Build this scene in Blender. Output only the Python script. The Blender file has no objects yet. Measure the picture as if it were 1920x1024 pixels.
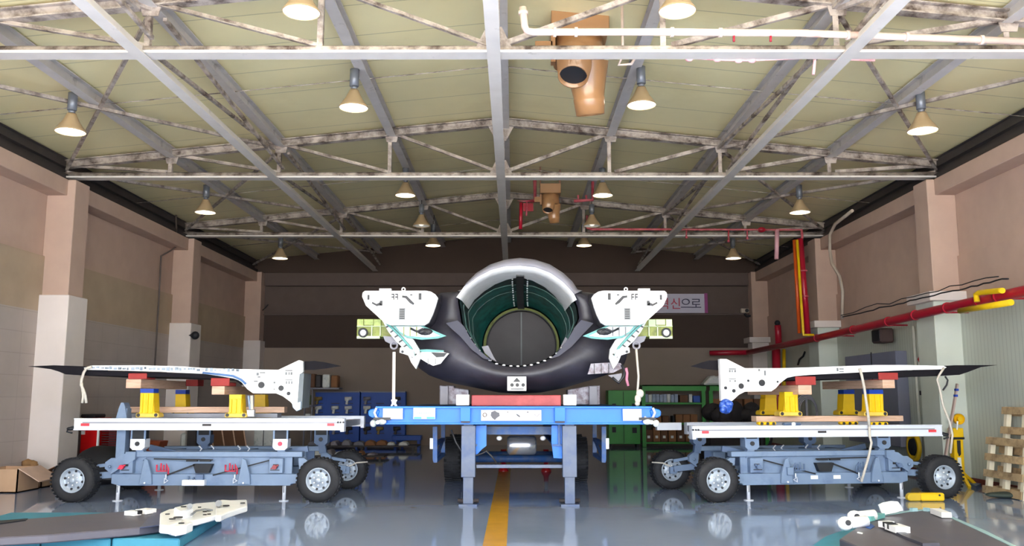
import bpy, bmesh, math, random
from mathutils import Vector, Matrix, Euler
random.seed(11)
SC = bpy.context.scene
COL = SC.collection
# ------------------------------------------------------------------ camera
FPX = 1650.0; CAMH = 1.6; PITCH = math.radians(8.04); YAW = math.radians(0.1)
cam_d = bpy.data.cameras.new('camera'); cam = bpy.data.objects.new('camera', cam_d); COL.objects.link(cam)
cam.location = (0, 0, CAMH); cam.rotation_euler = (math.pi/2 + PITCH, 0, YAW)
cam_d.sensor_width = 36; cam_d.lens = FPX/1920*36; cam_d.clip_end = 500
SC.camera = cam
CR = Euler((math.pi/2 + PITCH, 0, YAW)).to_matrix()
# ------------------------------------------------------------------ light
SC.view_settings.view_transform = 'Standard'; SC.view_settings.look = 'None'
SC.view_settings.gamma = 1; SC.view_settings.use_curve_mapping = False
SC.view_settings.exposure = 0.88
w = bpy.data.worlds.new('world'); SC.world = w; w.use_nodes = True
bg = w.node_tree.nodes['Background']; bg.inputs[0].default_value = (0.86, 0.92, 1.0, 1); bg.inputs[1].default_value = 5.5
sun_d = bpy.data.lights.new('sun', 'SUN'); sun_d.energy = 27.0; sun_d.angle = 0.01; sun_d.color = (1, .95, .86)
sun = bpy.data.objects.new('sun', sun_d); COL.objects.link(sun); sun.location = (0, -20, 30)
sun.rotation_euler = Vector((0.22, 1.0, -.72)).to_track_quat('-Z', 'Y').to_euler()
por_d = bpy.data.lights.new('door_portal', 'AREA'); por_d.shape = 'RECTANGLE'; por_d.size = 17.6; por_d.size_y = 6.0
por_d.cycles.is_portal = True
por = bpy.data.objects.new('door_portal', por_d); COL.objects.link(por); por.location = (-.25, -1.2, 3.0)
por.rotation_euler = Vector((0, 1, 0)).to_track_quat('-Z', 'Z').to_euler()
SC.cycles.sample_clamp_indirect = 12; SC.cycles.max_bounces = 8; SC.cycles.diffuse_bounces = 6
SC.cycles.caustics_reflective = False

# ------------------------------------------------------------------ pixel -> place
def rayd(px, py):
    return CR @ Vector(((px-960)/FPX, (512-py)/FPX, -1))
O0 = Vector((0, 0, CAMH))
class Pl:                       # an upright plane: passes (x0,y0), turned by deg about z
    def __init__(s, Y, deg=0, X0=0):
        a = math.radians(deg); s.n = Vector((-math.sin(a), math.cos(a), 0)); s.t = Vector((math.cos(a), math.sin(a), 0)); s.p = Vector((X0, Y, 0))
    def at(s, px, py):
        d = rayd(px, py); k = (s.p-O0).dot(s.n)/d.dot(s.n); return O0 + d*k
    def off(s, d):
        q = Pl(0); q.n = s.n; q.t = s.t; q.p = s.p + s.n*d; return q
def P(px, py, Y): return Pl(Y).at(px, py)
def gp(px, py, z=0.0):
    d = rayd(px, py); return O0 + d*((z-CAMH)/d.z)
def wp(px, py, X):
    d = rayd(px, py); return O0 + d*(X/d.x)

# ------------------------------------------------------------------ materials
def lin(c):
    return tuple(((v/255)/12.92 if v/255 <= .04045 else ((v/255+.055)/1.055)**2.4) for v in c)
MATS = {}
def mat(name, rgb, rough=.6, metal=0.0, var=.12, scale=3.0, dirt=None, dirt_amt=.5, dirt_scale=2.0, bump=0, spec=.5, coat=0, stretch=(1, 1, 1)):
    if name in MATS: return MATS[name]
    m = bpy.data.materials.new(name); m.use_nodes = True; nt = m.node_tree; N = nt.nodes; L = nt.links
    b = N['Principled BSDF']; c = lin(rgb)
    tc = N.new('ShaderNodeTexCoord'); mp = N.new('ShaderNodeMapping'); mp.inputs['Scale'].default_value = stretch
    L.new(tc.outputs['Object'], mp.inputs[0])
    nz = N.new('ShaderNodeTexNoise'); nz.inputs['Scale'].default_value = scale; nz.inputs['Detail'].default_value = 6
    L.new(mp.outputs[0], nz.inputs['Vector'])
    r = N.new('ShaderNodeValToRGB'); L.new(nz.outputs['Fac'], r.inputs[0])
    r.color_ramp.elements[0].position = .3; r.color_ramp.elements[1].position = .7
    r.color_ramp.elements[0].color = (*[v*(1-var) for v in c], 1); r.color_ramp.elements[1].color = (*[min(1, v*(1+var)) for v in c], 1)
    out = r.outputs[0]
    if dirt:
        n2 = N.new('ShaderNodeTexNoise'); n2.inputs['Scale'].default_value = dirt_scale; n2.inputs['Detail'].default_value = 9; n2.inputs['Roughness'].default_value = .65
        L.new(mp.outputs[0], n2.inputs['Vector'])
        r2 = N.new('ShaderNodeValToRGB'); L.new(n2.outputs['Fac'], r2.inputs[0])
        p = 1-dirt_amt
        r2.color_ramp.elements[0].position = max(0, p-.12); r2.color_ramp.elements[1].position = min(1, p+.12)
        mx = N.new('ShaderNodeMix'); mx.data_type = 'RGBA'; L.new(r2.outputs[0], mx.inputs[0]); L.new(out, mx.inputs[6]); mx.inputs[7].default_value = (*lin(dirt), 1)
        out = mx.outputs[2]
    L.new(out, b.inputs['Base Color'])
    b.inputs['Roughness'].default_value = rough; b.inputs['Metallic'].default_value = metal
    b.inputs['Specular IOR Level'].default_value = spec; b.inputs['Coat Weight'].default_value = coat
    if bump:
        bp = N.new('ShaderNodeBump'); bp.inputs['Strength'].default_value = bump; bp.inputs['Distance'].default_value = .02
        L.new(nz.outputs['Fac'], bp.inputs['Height']); L.new(bp.outputs[0], b.inputs['Normal'])
    MATS[name] = m; return m
def emit(name, rgb, s):
    if name in MATS: return MATS[name]
    m = bpy.data.materials.new(name); m.use_nodes = True; b = m.node_tree.nodes['Principled BSDF']
    tcn = m.node_tree.nodes.new('ShaderNodeTexNoise'); tcn.inputs['Scale'].default_value = 60
    b.inputs['Base Color'].default_value = (*lin(rgb), 1); b.inputs['Emission Color'].default_value = (*lin(rgb), 1); b.inputs['Emission Strength'].default_value = s
    MATS[name] = m; return m
def lines_mat(name, rgb, axis, pitch, width, dark=.6, rough=.7, var=.1, scale=1.5, axis2=None, pitch2=1, tint=None):
    """a surface with seams every <pitch> metres along an axis (and optionally a second)"""
    m = mat(name, rgb, rough, 0, var, scale, dirt=tint, dirt_amt=.33, dirt_scale=.5)
    nt = m.node_tree; N = nt.nodes; L = nt.links; b = N['Principled BSDF']; src = b.inputs['Base Color'].links[0].from_socket
    tc = N.new('ShaderNodeTexCoord'); sp = N.new('ShaderNodeSeparateXYZ'); L.new(tc.outputs['Object'], sp.inputs[0])
    def seam(ax, pt):
        a = N.new('ShaderNodeMath'); a.operation = 'DIVIDE'; L.new(sp.outputs[ax], a.inputs[0]); a.inputs[1].default_value = pt
        f = N.new('ShaderNodeMath'); f.operation = 'FRACT'; L.new(a.outputs[0], f.inputs[0])
        g = N.new('ShaderNodeMath'); g.operation = 'LESS_THAN'; L.new(f.outputs[0], g.inputs[0]); g.inputs[1].default_value = width/pt
        return g.outputs[0]
    s = seam(axis, pitch)
    if axis2 is not None:
        s2 = seam(axis2, pitch2); mm = N.new('ShaderNodeMath'); mm.operation = 'MAXIMUM'; L.new(s, mm.inputs[0]); L.new(s2, mm.inputs[1]); s = mm.outputs[0]
    mx = N.new('ShaderNodeMix'); mx.data_type = 'RGBA'; mx.blend_type = 'MULTIPLY'; L.new(s, mx.inputs[0]); L.new(src, mx.inputs[6]); mx.inputs[7].default_value = (dark, dark, dark, 1)
    L.new(mx.outputs[2], b.inputs['Base Color'])
    bp = N.new('ShaderNodeBump'); bp.inputs['Distance'].default_value = .01; bp.inputs['Strength'].default_value = .5; bp.invert = True
    L.new(s, bp.inputs['Height']); L.new(bp.outputs[0], b.inputs['Normal'])
    return m

# ------------------------------------------------------------------ mesh builder
class MB:
    def __init__(s, M=None): s.bm = bmesh.new(); s.M = M; s.smooth = []
    def v(s, p):
        p = Vector(p)
        return s.bm.verts.new(s.M @ p if s.M else p)
    def face(s, vs, smooth=False):
        try:
            f = s.bm.faces.new(vs); f.smooth = smooth; return f
        except ValueError: return None
    def box(s, x0, x1, y0, y1, z0, z1):
        V = [s.v((x, y, z)) for x in (x0, x1) for y in (y0, y1) for z in (z0, z1)]
        for q in ((0,1,3,2),(4,6,7,5),(0,4,5,1),(2,3,7,6),(0,2,6,4),(1,5,7,3)): s.face([V[i] for i in q])
        return s
    def cbox(s, c, d): return s.box(c[0]-d[0]/2, c[0]+d[0]/2, c[1]-d[1]/2, c[1]+d[1]/2, c[2]-d[2]/2, c[2]+d[2]/2)
    def bar(s, p, q, wd, ht, up=(0, 0, 1)):
        p = Vector(p); q = Vector(q); d = (q-p).normalized(); u = Vector(up)
        if abs(d.dot(u)) > .98: u = Vector((0, 1, 0))
        a = d.cross(u).normalized(); b = a.cross(d).normalized(); a *= wd/2; b *= ht/2
        A = [s.v(p+x*a+y*b) for x, y in ((-1,-1),(1,-1),(1,1),(-1,1))]; B = [s.v(q+x*a+y*b) for x, y in ((-1,-1),(1,-1),(1,1),(-1,1))]
        s.face(A[::-1]); s.face(B)
        for i in range(4): s.face([A[i], A[(i+1)%4], B[(i+1)%4], B[i]])
        return s
    def ibeam(s, p, q, wd, ht, t=.012, up=(0, 0, 1)):
        p = Vector(p); q = Vector(q); d = (q-p).normalized(); u = Vector(up); a = d.cross(u).normalized(); b = a.cross(d).normalized()
        s.bar(p+b*(ht/2-t/2), q+b*(ht/2-t/2), wd, t, up); s.bar(p-b*(ht/2-t/2), q-b*(ht/2-t/2), wd, t, up); s.bar(p, q, t, ht-2*t, up)
        return s
    def angle(s, p, q, wd, t=.01, up=(0, 0, 1), flip=1):
        p = Vector(p); q = Vector(q); d = (q-p).normalized(); u = Vector(up)
        if abs(d.dot(u)) > .98: u = Vector((0, 1, 0))
        a = d.cross(u).normalized(); b = a.cross(d).normalized()
        s.bar(p+a*flip*wd/2, q+a*flip*wd/2, wd, t, up); s.bar(p+b*wd/2, q+b*wd/2, t, wd, up); return s
    def ring(s, c, a, b, r, n, ry=None):
        ry = r if ry is None else ry
        return [s.v(c+a*(math.cos(2*math.pi*i/n)*r)+b*(math.sin(2*math.pi*i/n)*ry)) for i in range(n)]
    def skin(s, R, S, smooth=True, close=True):
        n = len(R)
        for i in range(n if close else n-1): s.face([R[i], R[(i+1)%n], S[(i+1)%n], S[i]], smooth)
    def cyl(s, p, q, r, r2=None, n=16, caps=True, smooth=True):
        p = Vector(p); q = Vector(q); r2 = r if r2 is None else r2; d = (q-p).normalized()
        u = Vector((0, 0, 1)) if abs(d.z) < .9 else Vector((1, 0, 0)); a = d.cross(u).normalized(); b = d.cross(a).normalized()
        A = s.ring(p, a, b, r, n); B = s.ring(q, a, b, r2, n); s.skin(A, B, smooth)
        if caps: s.face(A[::-1]); s.face(B)
        return s
    def lathe(s, c, axis, prof, n=20, caps=False, smooth=True):
        """prof: [(distance along axis, radius)]"""
        c = Vector(c); d = Vector(axis).normalized(); u = Vector((0, 0, 1)) if abs(d.z) < .9 else Vector((1, 0, 0)); a = d.cross(u).normalized(); b = d.cross(a).normalized()
        R = [s.ring(c+d*h, a, b, max(r, .0005), n) for h, r in prof]
        for i in range(len(R)-1): s.skin(R[i], R[i+1], smooth)
        if caps: s.face(R[0][::-1]); s.face(R[-1])
        return s
    def tube(s, pts, r, n=8, caps=True):
        pts = [Vector(p) for p in pts]; R = []; pa = None
        for i, p in enumerate(pts):
            d = ((pts[min(i+1, len(pts)-1)]-p).normalized() + (p-pts[max(i-1, 0)]).normalized()).normalized()
            if pa is None:
                u = Vector((0, 0, 1)) if abs(d.z) < .9 else Vector((1, 0, 0)); a = d.cross(u).normalized()
            else: a = (pa - d*pa.dot(d)).normalized()
            pa = a; R.append(s.ring(p, a, d.cross(a), r, n))
        for i in range(len(R)-1): s.skin(R[i], R[i+1])
        if caps: s.face(R[0][::-1]); s.face(R[-1])
        return s
    def prism(s, pts, vec, smooth=False):
        vec = Vector(vec); A = [s.v(p) for p in pts]; 
        if s.M: vec = s.M.to_3x3() @ vec
        B = [s.bm.verts.new(a.co+vec) for a in A]
        s.face(A[::-1]); s.face(B); n = len(A)
        for i in range(n): s.face([A[i], A[(i+1)%n], B[(i+1)%n], B[i]], smooth)
        return s
    def ext(s, pl, px, depth):            # outline (photo pixels) on an upright plane, real thickness <depth>
        return s.prism([pl.at(*q) for q in px], pl.n*depth)
    def rect(s, pl, x0, y0, x1, y1, depth):
        a = pl.at((x0+x1)/2, (y0+y1)/2); l = pl.at(x0, (y0+y1)/2); r = pl.at(x1, (y0+y1)/2); t = pl.at((x0+x1)/2, y0); b = pl.at((x0+x1)/2, y1)
        X0 = (l-a).dot(pl.t); X1 = (r-a).dot(pl.t)
        q = [a+pl.t*X0+Vector((0,0,b.z-a.z)), a+pl.t*X1+Vector((0,0,b.z-a.z)), a+pl.t*X1+Vector((0,0,t.z-a.z)), a+pl.t*X0+Vector((0,0,t.z-a.z))]
        return s.prism(q, pl.n*depth)
    def ball(s, c, r, sq=(1, 1, 1), n=12):
        c = Vector(c); R = []
        for i in range(1, n//2):
            th = math.pi*i/(n//2); R.append([s.v(c+Vector((math.sin(th)*math.cos(2*math.pi*k/n)*r*sq[0], math.sin(th)*math.sin(2*math.pi*k/n)*r*sq[1], math.cos(th)*r*sq[2]))) for k in range(n)])
        t = s.v(c+Vector((0,0,r*sq[2]))); b = s.v(c-Vector((0,0,r*sq[2])))
        for i in range(len(R)-1): s.skin(R[i+1], R[i])
        for k in range(n): s.face([t, R[0][k], R[0][(k+1)%n]], True); s.face([b, R[-1][(k+1)%n], R[-1][k]], True)
        return s
    def build(s, name, m, parent=None, bevel=0):
        bm = s.bm; bmesh.ops.recalc_face_normals(bm, faces=bm.faces[:])
        if bevel:
            es = [e for e in bm.edges if len(e.link_faces) == 2 and e.calc_face_angle(0) > .6]
            bmesh.ops.bevel(bm, geom=es, offset=bevel, segments=1, affect='EDGES', clamp_overlap=True)
        me = bpy.data.meshes.new(name); bm.to_mesh(me); bm.free()
        me.materials.append(m)
        o = bpy.data.objects.new(name, me); COL.objects.link(o)
        if parent: o.parent = parent
        return o
def tag(o, label, cat=None, group=None, kind=None):
    if label: o['label'] = label
    if cat: o['category'] = cat
    if group: o['group'] = group
    if kind: o['kind'] = kind
    return o
KIDS = {}
def root(name, label, cat, group=None):
    o = bpy.data.objects.new(name, None); COL.objects.link(o); o.empty_display_size = .2
    return tag(o, label, cat, group)
def one(mb, name, m, label, cat, group=None, kind=None, bevel=0):
    return tag(mb.build(name, m, None, bevel), label, cat, group, kind)
def struct(mb, name, m, bevel=0):
    o = mb.build(name, m, None, bevel); o['kind'] = 'structure'; return o
def descend(o):
    for c in bpy.data.objects:
        if c.parent == o: yield c; yield from descend(c)
SETTLED = set()
def settle(o):                      # put a thing's origin at the middle of its base
    if o.name in SETTLED: return o
    SETTLED.add(o.name)
    ds = ([o] if o.type == 'MESH' else []) + list(descend(o))
    vs = [v.co for d in ds if d.type == 'MESH' for v in d.data.vertices]
    if not vs: return o
    c = Vector(((min(v.x for v in vs)+max(v.x for v in vs))/2, (min(v.y for v in vs)+max(v.y for v in vs))/2, min(v.z for v in vs)))
    T = Matrix.Translation(-c)
    for d in ds:
        if d.type == 'MESH': d.data.transform(T)
    o.location = c; return o
def copy_tree(o, loc=None, label=None, parent=None, rotz=None):
    c = o.copy(); COL.objects.link(c); SETTLED.add(c.name)
    if parent is not None: c.parent = parent
    if loc is not None: c.location = loc
    if label: c['label'] = label
    if rotz is not None: c.rotation_euler = (0, 0, rotz)
    for ch in [x for x in bpy.data.objects if x.parent == o]: copy_tree(ch, parent=c)
    return c
# ================================================================== ROOM
CX = -.25; PI_L = -8.6; PI_R = 8.1; WL = -9.15; WR = 8.65; YF = -1.2; YB = 30.3
PILL = [(10.45-6.47, 0), (10.4, 0), (16.86, 1), (23.33, 2), (29.75, 3)]
m_floor = mat('floor_epoxy', (146, 162, 192), .06, 0, .04, .35, dirt=(136, 152, 180), dirt_amt=.4, dirt_scale=.5, spec=.75)
m_wall_up = mat('wall_pink_beige', (190, 163, 148), .85, 0, .06, 2.0, bump=.1)
m_wall_mid = mat('wall_tan', (176, 156, 134), .85, 0, .06, 2.0, bump=.1)
m_block = lines_mat('wall_grey_block', (178, 166, 160), 2, .4, .014, .86, .8, .05, 2, axis2=1, pitch2=.8)
m_pbase = mat('pillar_pale_grey', (224, 213, 208), .75, 0, .04, 2.0)
m_clad = lines_mat('cladding_pale_green', (194, 200, 190), 1, .12, .02, .82, .5, .03, 1)
m_backp = mat('back_wall_brown', (72, 58, 52), .9, 0, .06, 1.0)
m_bbeam = mat('back_beam_brown', (98, 84, 80), .9, 0, .05); m_bpan = mat('back_panel_brown', (96, 82, 77), .9, 0, .06)
m_backlow = mat('back_wall_low', (146, 131, 121), .9, 0, .05, 1.0)
m_roof = lines_mat('roof_olive_panel', (234, 222, 176), 1, 1.02, .022, .62, .4, .06, .6, tint=(224, 210, 162))
m_steel = mat('truss_grey_paint', (182, 170, 162), .6, .0, .1, 3, dirt=(70, 54, 48), dirt_amt=.47, dirt_scale=3.6)
m_steel2 = mat('purlin_grey_paint', (190, 185, 184), .5, .0, .08, 3, dirt=(88, 78, 74), dirt_amt=.3, dirt_scale=2.4)
m_steel3 = mat('tie_light_paint', (208, 202, 198), .5, .0, .06, 3, dirt=(110, 96, 88), dirt_amt=.26, dirt_scale=3)
m_darksteel = mat('dark_steel', (66, 60, 60), .6, .2)

struct(MB().box(WL-.3, WR+.3, YF, YB+.2, -.2, 0), 'floor', m_floor)
struct(MB().box(-80, 80, -90, YF, -.25, -.05), 'unseen_apron_1', mat('apron_concrete', (215, 210, 198), .9))  # unseen concrete apron outside the door, put in to bounce daylight onto the ceiling
ml = MB(); 
x0, x1 = -.275, 0
def mark(px0, px1, y): a = gp(px0, y, .002); b = gp(px1, y, .002); return a, b
a0, b0 = mark(905, 950, 1023); a1, b1 = mark(935, 958, 880)
xc0 = (a0.x+b0.x)/2; xc1 = (a1.x+b1.x)/2
sl = (xc1-xc0)/(a1.y-a0.y); hw = (b0.x-a0.x)/2
ml.prism([(xc0-hw+sl*(YF-a0.y), YF, 0), (xc0+hw+sl*(YF-a0.y), YF, 0), (xc0+hw+sl*(28-a0.y), 28, 0), (xc0-hw+sl*(28-a0.y), 28, 0)], (0, 0, .003))
one(ml, 'floor_marking', mat('yellow_line', (214, 158, 22), .25, 0, .1, 4, spec=.6), 'yellow line painted down the middle of the glossy floor', 'floor marking')

# side walls
def side_wall(s, name):
    X = WL if s < 0 else WR; Xo = X+s*.3; PI = PI_L if s < 0 else PI_R
    w_ = MB().box(min(X, Xo), max(X, Xo), YF, YB+.2, 4.30, 7.6).build(name, m_wall_up); w_['kind'] = 'structure'
    X2 = X+s*.0
    MB().box(min(X2-s*.05, Xo), max(X2-s*.05, Xo), YF, YB+.2, 3.24, 4.31).build('wall_panel', m_wall_mid if s < 0 else m_wall_up, w_)
    if s < 0:
        MB().box(Xo, X+.05, YF, YB+.2, 0, 3.24).build('block_panel', m_block, w_)
    else:
        MB().box(X-.12, Xo, YF, YB+.2, 0, 3.26).build('cladding_panel', m_clad, w_)
    MB().box(min(X, PI+s*.15), max(X, PI+s*.15), YF, YB, 5.52, 5.84).build('ring_beam', m_wall_up, w_, .01)
    for (Y, k) in PILL:
        if Y > 29: 
            MB().box(min(PI, X), max(PI, X), Y, YB, 0, 5.84).build('pillar', m_wall_up, w_)
            MB().box(min(PI-s*.06, X), max(PI-s*.06, X), Y-.06, YB, 0, 3.5).build('pillar_base', m_pbase, w_); continue
        MB().box(min(PI, X), max(PI, X), Y, Y+.58, 0, 5.84).build('pillar', m_wall_up, w_, .012)
        MB().box(min(PI-s*.07, X), max(PI-s*.07, X), Y-.1, Y+.66, 0, 3.55).build('pillar_base', m_pbase if s < 0 else m_clad2, w_, .012)
    return w_
m_clad2 = mat('pillar_clad_pale_green', (208, 214, 204), .6, 0, .03)
wl = side_wall(-1, 'wall_left'); wr = side_wall(1, 'wall_right')
for (Y, k) in PILL:
    MB().box(PI_R-.2, WR, Y-.25, Y+.75, 3.42, 3.60).build('pillar_cap', m_pbase, wr, .01)
bd = struct(MB().box(WR-.16, WR-.1, YF, YB, 0, .12), 'baseboard_right', mat('skirting_dark_red', (110, 42, 38), .5))
# back wall
wb = MB().box(WL-.3, WR+.3, YB, YB+.3, 0, 8).build('wall_back', m_backp); wb['kind'] = 'structure'
zt = P(950, 512, YB-.15).z; zb = P(950, 536, YB-.15).z; zl = P(950, 592, YB).z; zl2 = P(950, 652, YB).z
MB().box(PI_L, PI_R, YB-.2, YB, zb, zt).build('ring_beam', m_bbeam, wb, .01)
MB().box(PI_L, PI_R, YB-.08, YB, zl+.06, zb-.02).build('wall_panel', m_bpan, wb)
MB().box(PI_L, PI_R, YB-.14, YB, zl, zl+.05).build('ledge', m_bbeam, wb)
MB().box(PI_L, PI_R, YB-.06, YB, zl2, zl-.01).build('wall_panel', m_backp, wb)
MB().box(PI_L, PI_R, YB-.1, YB, 0, zl2-.01).build('block_panel', m_backlow, wb)
# front header above the open hangar door
struct(MB().box(WL-.3, WR+.3, YF-.3, YF, 6.1, 8.2), 'wall_front', m_wall_up)

# roof
ZR = 7.20; SLP = (7.20-6.31)/8.85
def zroof(X): return ZR - abs(X-CX)*SLP
c = MB()
pr = [(CX-9.3, zroof(CX-9.3)), (CX, ZR), (CX+9.3, zroof(CX+9.3)), (CX+9.3, zroof(CX+9.3)+.15), (CX, ZR+.15), (CX-9.3, zroof(CX-9.3)+.15)]
c.prism([(x, YF, z+.03) for x, z in pr], (0, YB+.3-YF, 0))
struct(c, 'ceiling', m_roof)
TY = [10.75, 17.15, 23.6]; ZB = 5.98
NOD = [2.2, 4.42, 6.6, 8.75]
def truss(Y, label):
    t = root('roof_truss', label, 'roof truss', 'steel roof trusses')
    L = CX-8.8; R = CX+8.8
    MB().cyl((L, Y+.02, ZB+.03), (R, Y+.02, ZB+.03), .055, n=10).build('bottom_chord', m_steel, t)
    MB().bar((L, Y, ZB-.04), (R, Y, ZB-.04), .24, .035).build('bottom_flange', m_steel3, t)
    for s in (-1, 1):
        p = (CX, Y, ZR-.10); q = (CX+s*8.9, Y, zroof(CX+s*8.9)-.10)
        MB().ibeam(p, q, .16, .16, .02).build('top_chord', m_steel, t)
        prev = 0
        for i, n in enumerate(NOD):
            X = CX+s*n
            if i < 3: MB().angle((X, Y, ZB), (X, Y, zroof(X)-.1), .07).build('post', m_steel, t)
            Xi = CX+s*prev
            MB().angle((X, Y, zroof(X)-.14), (Xi+s*.08, Y, ZB+.06), .065).build('brace', m_steel, t)
            prev = n
            if i < 3:
                g = MB().prism([(X-.16, Y-.02, zroof(X)-.06), (X+.16, Y-.02, zroof(X)-.06), (X+.1, Y-.02, zroof(X)-.3), (X-.1, Y-.02, zroof(X)-.3)], (0, .02, 0)); g.build('gusset', m_steel, t)
    MB().bar((CX, Y, ZB), (CX, Y, ZR-.1), .14, .14).build('post', m_steel, t)
    MB().prism([(CX-.25, Y-.03, ZB), (CX+.25, Y-.03, ZB), (CX+.1, Y-.03, ZB+.32), (CX-.1, Y-.03, ZB+.32)], (0, .03, 0)).build('gusset', m_steel, t)
    MB().prism([(CX-.3, Y-.03, ZR-.12), (CX+.3, Y-.03, ZR-.12), (CX+.1, Y-.03, ZR-.5), (CX-.1, Y-.03, ZR-.5)], (0, .03, 0)).build('gusset', m_steel, t)
    return settle(t)
for Y, nm in zip([4.3]+TY, ['steel roof truss nearest the hangar door, above the camera', 'nearest steel roof truss crossing the top of the view', 'middle steel roof truss meeting the walls at the near pillars', 'farthest steel roof truss in front of the dark back wall']): truss(Y, nm)
NM = {0: 'left side', 1: 'right side'}
for s in (-1, 1):
    for i, n in enumerate(NOD):
        X = CX+s*n if i < 3 else CX+s*8.72
        msel = m_steel2 if i < 3 else m_darksteel
        o = MB().ibeam((X, YF, zroof(X)-.09), (X, YB, zroof(X)-.09), .17 if i < 3 else .12, .19, .015)
        wd = ['first roof purlin out from the ridge', 'second roof purlin out from the ridge', 'third roof purlin out from the ridge', 'edge roof beam along the top of the wall'][i]
        one(o, 'roof_purlin', msel, f'{"grey" if i < 3 else "dark"} {wd}, {"left" if s<0 else "right"} half of the roof', 'roof beam', 'long roof purlins')
one(MB().ibeam((CX+.08, YF, ZR-.14), (CX+.08, YB, ZR-.14), .17, .22, .015), 'roof_purlin', m_steel2, 'grey ridge purlin at the peak of the roof', 'roof beam', 'long roof purlins')
for X, nm in ((CX-4.5, 'left'), (CX, 'middle'), (CX+4.5, 'right')):
    o = MB().box(X-.085, X+.085, YF, 29.9, ZB-.09, ZB-.07).box(X-.012, X+.012, YF, 29.9, ZB-.07, ZB+.06)
    one(o, 'tie_beam', m_steel3, f'pale {nm} tie beam running under the roof trusses to the back wall', 'tie beam', 'tie beams under the trusses')
# sway bracing in the upright planes over the two outer tie beams, and bracing in the roof plane
YS = [4.3]+TY+[29.9]
far = ['nearest', 'near', 'middle', 'far']
for s in (-1, 1):
    X = CX+s*4.42; side = 'left' if s < 0 else 'right'
    for k in range(4):
        ya, yb = YS[k], YS[k+1]; nm = ['in the first bay', 'in the second bay', 'in the third bay', 'in the last bay'][k]
        one(MB().bar((X-.1, ya+.2, ZB+.12), (X-.1, yb-.15, zroof(X)-.25), .05, .05), 'sway_brace', m_steel, f'steel sway brace rising towards the back, {side} half of the roof, {nm}', 'roof brace', 'sway braces')
        one(MB().bar((X+.1, ya+.2, zroof(X)-.25), (X+.1, yb-.15, ZB+.12), .05, .05), 'sway_brace', m_steel, f'steel sway brace dropping towards the back, {side} half of the roof, {nm}', 'roof brace', 'sway braces')
        if k < 4:
            Xe = CX+s*8.7; Xm = CX+s*4.42
            one(MB().bar((Xm, ya, zroof(Xm)-.24), (Xe, yb, zroof(Xe)-.2), .055, .055), 'roof_brace', m_steel, f'slanting roof brace running out to the {side} wall, {nm}', 'roof brace', 'roof plane braces')
            one(MB().bar((Xe, ya, zroof(Xe)-.26), (Xm, yb, zroof(Xm)-.2), .055, .055), 'roof_brace', m_steel, f'slanting roof brace coming in from the {side} wall, {nm}', 'roof brace', 'roof plane braces')
# dark cable trays / gutter beam along eaves
for s in (-1, 1):
    Xe = WL+.12 if s < 0 else WR-.12
    one(MB().box(Xe-.14, Xe+.14, YF, YB, 5.86, 6.0).box(Xe-.02, Xe+.02, YF, YB, 6.0, 6.2), 'eaves_beam', m_darksteel, f'dark steel beam resting on top of the {"left" if s<0 else "right"} wall', 'roof beam')
# thin sag rods across the roof
for k, Y in enumerate((8.2, 13.95, 20.4, 26.6)):
    pts = [(CX+x, Y, zroof(CX+x)-.17) for x in (-8.7, -6.6, -4.4, -2.2, 0, 2.2, 4.4, 6.6, 8.7)]
    one(MB().tube(pts, .009, 5), 'sag_rod', m_steel, f'thin steel rod crossing under the roof panels, {["nearest the camera","second from the camera","third from the camera","nearest the back wall"][k]}', 'rod', 'sag rods')

# ------------------------------------------------------------------ lamps
m_bell = mat('lamp_bell_tan', (170, 146, 112), .45, 0, .05); m_can = mat('lamp_can_grey', (120, 124, 134), .4, .3)
m_bulb = emit('lamp_glow', (255, 252, 240), 9); m_bulb2 = emit('lamp_glow_dim', (255, 250, 235), .5)
m_refl = mat('lamp_reflector', (240, 240, 236), .2, .3, .03, 30)
def lamp(label, lit=True, lenscan=.28):
    t = root('high_bay_lamp', label, 'ceiling lamp', 'bell shaped high bay lamps')
    b = MB().lathe((0, 0, 0), (0, 0, 1), [(0, .225), (.015, .232), (.03, .225), (.08, .19), (.16, .135), (.25, .09), (.30, .07), (.31, .0)], 24); b.build('shade', m_bell, t)
    MB().lathe((0, 0, .012), (0, 0, 1), [(0, .222), (.05, .19), (.14, .13), (.2, .08), (.2, .0)], 24).build('reflector', m_refl if not lit else emit('lamp_reflector_lit', (255, 252, 244), 1.1), t)
    MB().ball((0, 0, .10), .085, (1, 1, 1.2)).build('bulb', m_bulb if lit else m_bulb2, t)
    MB().cyl((0, 0, .31), (0, 0, .36), .05, n=12).build('neck', m_can, t)
    MB().cyl((0, 0, .36), (0, 0, .36+lenscan), .072, n=14).build('ballast', m_can, t)
    MB().tube([(0, 0, .36+lenscan), (0, 0, .36+lenscan+.12)], .012, 6).build('hook', m_darksteel, t)
    SETTLED.add(t.name); return t
lp = lamp('x'); lp2 = lamp('x', False, .22)
rows = [(10.3, [(565, 24), (1270, 22)], 'in the nearest row at the top of the view'),
        (13.45, [(132, 248), (663, 203), (1203, 198), (1730, 246)], 'in the second row of lamps'),
        (19.6, [(385, 399), (760, 367), (1130, 367), (1500, 399)], 'in the third row of lamps'),
        (25.7, [(525, 485), (812, 461), (1095, 461), (1375, 485)], 'in the last row near the back wall')]
first = True
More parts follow.
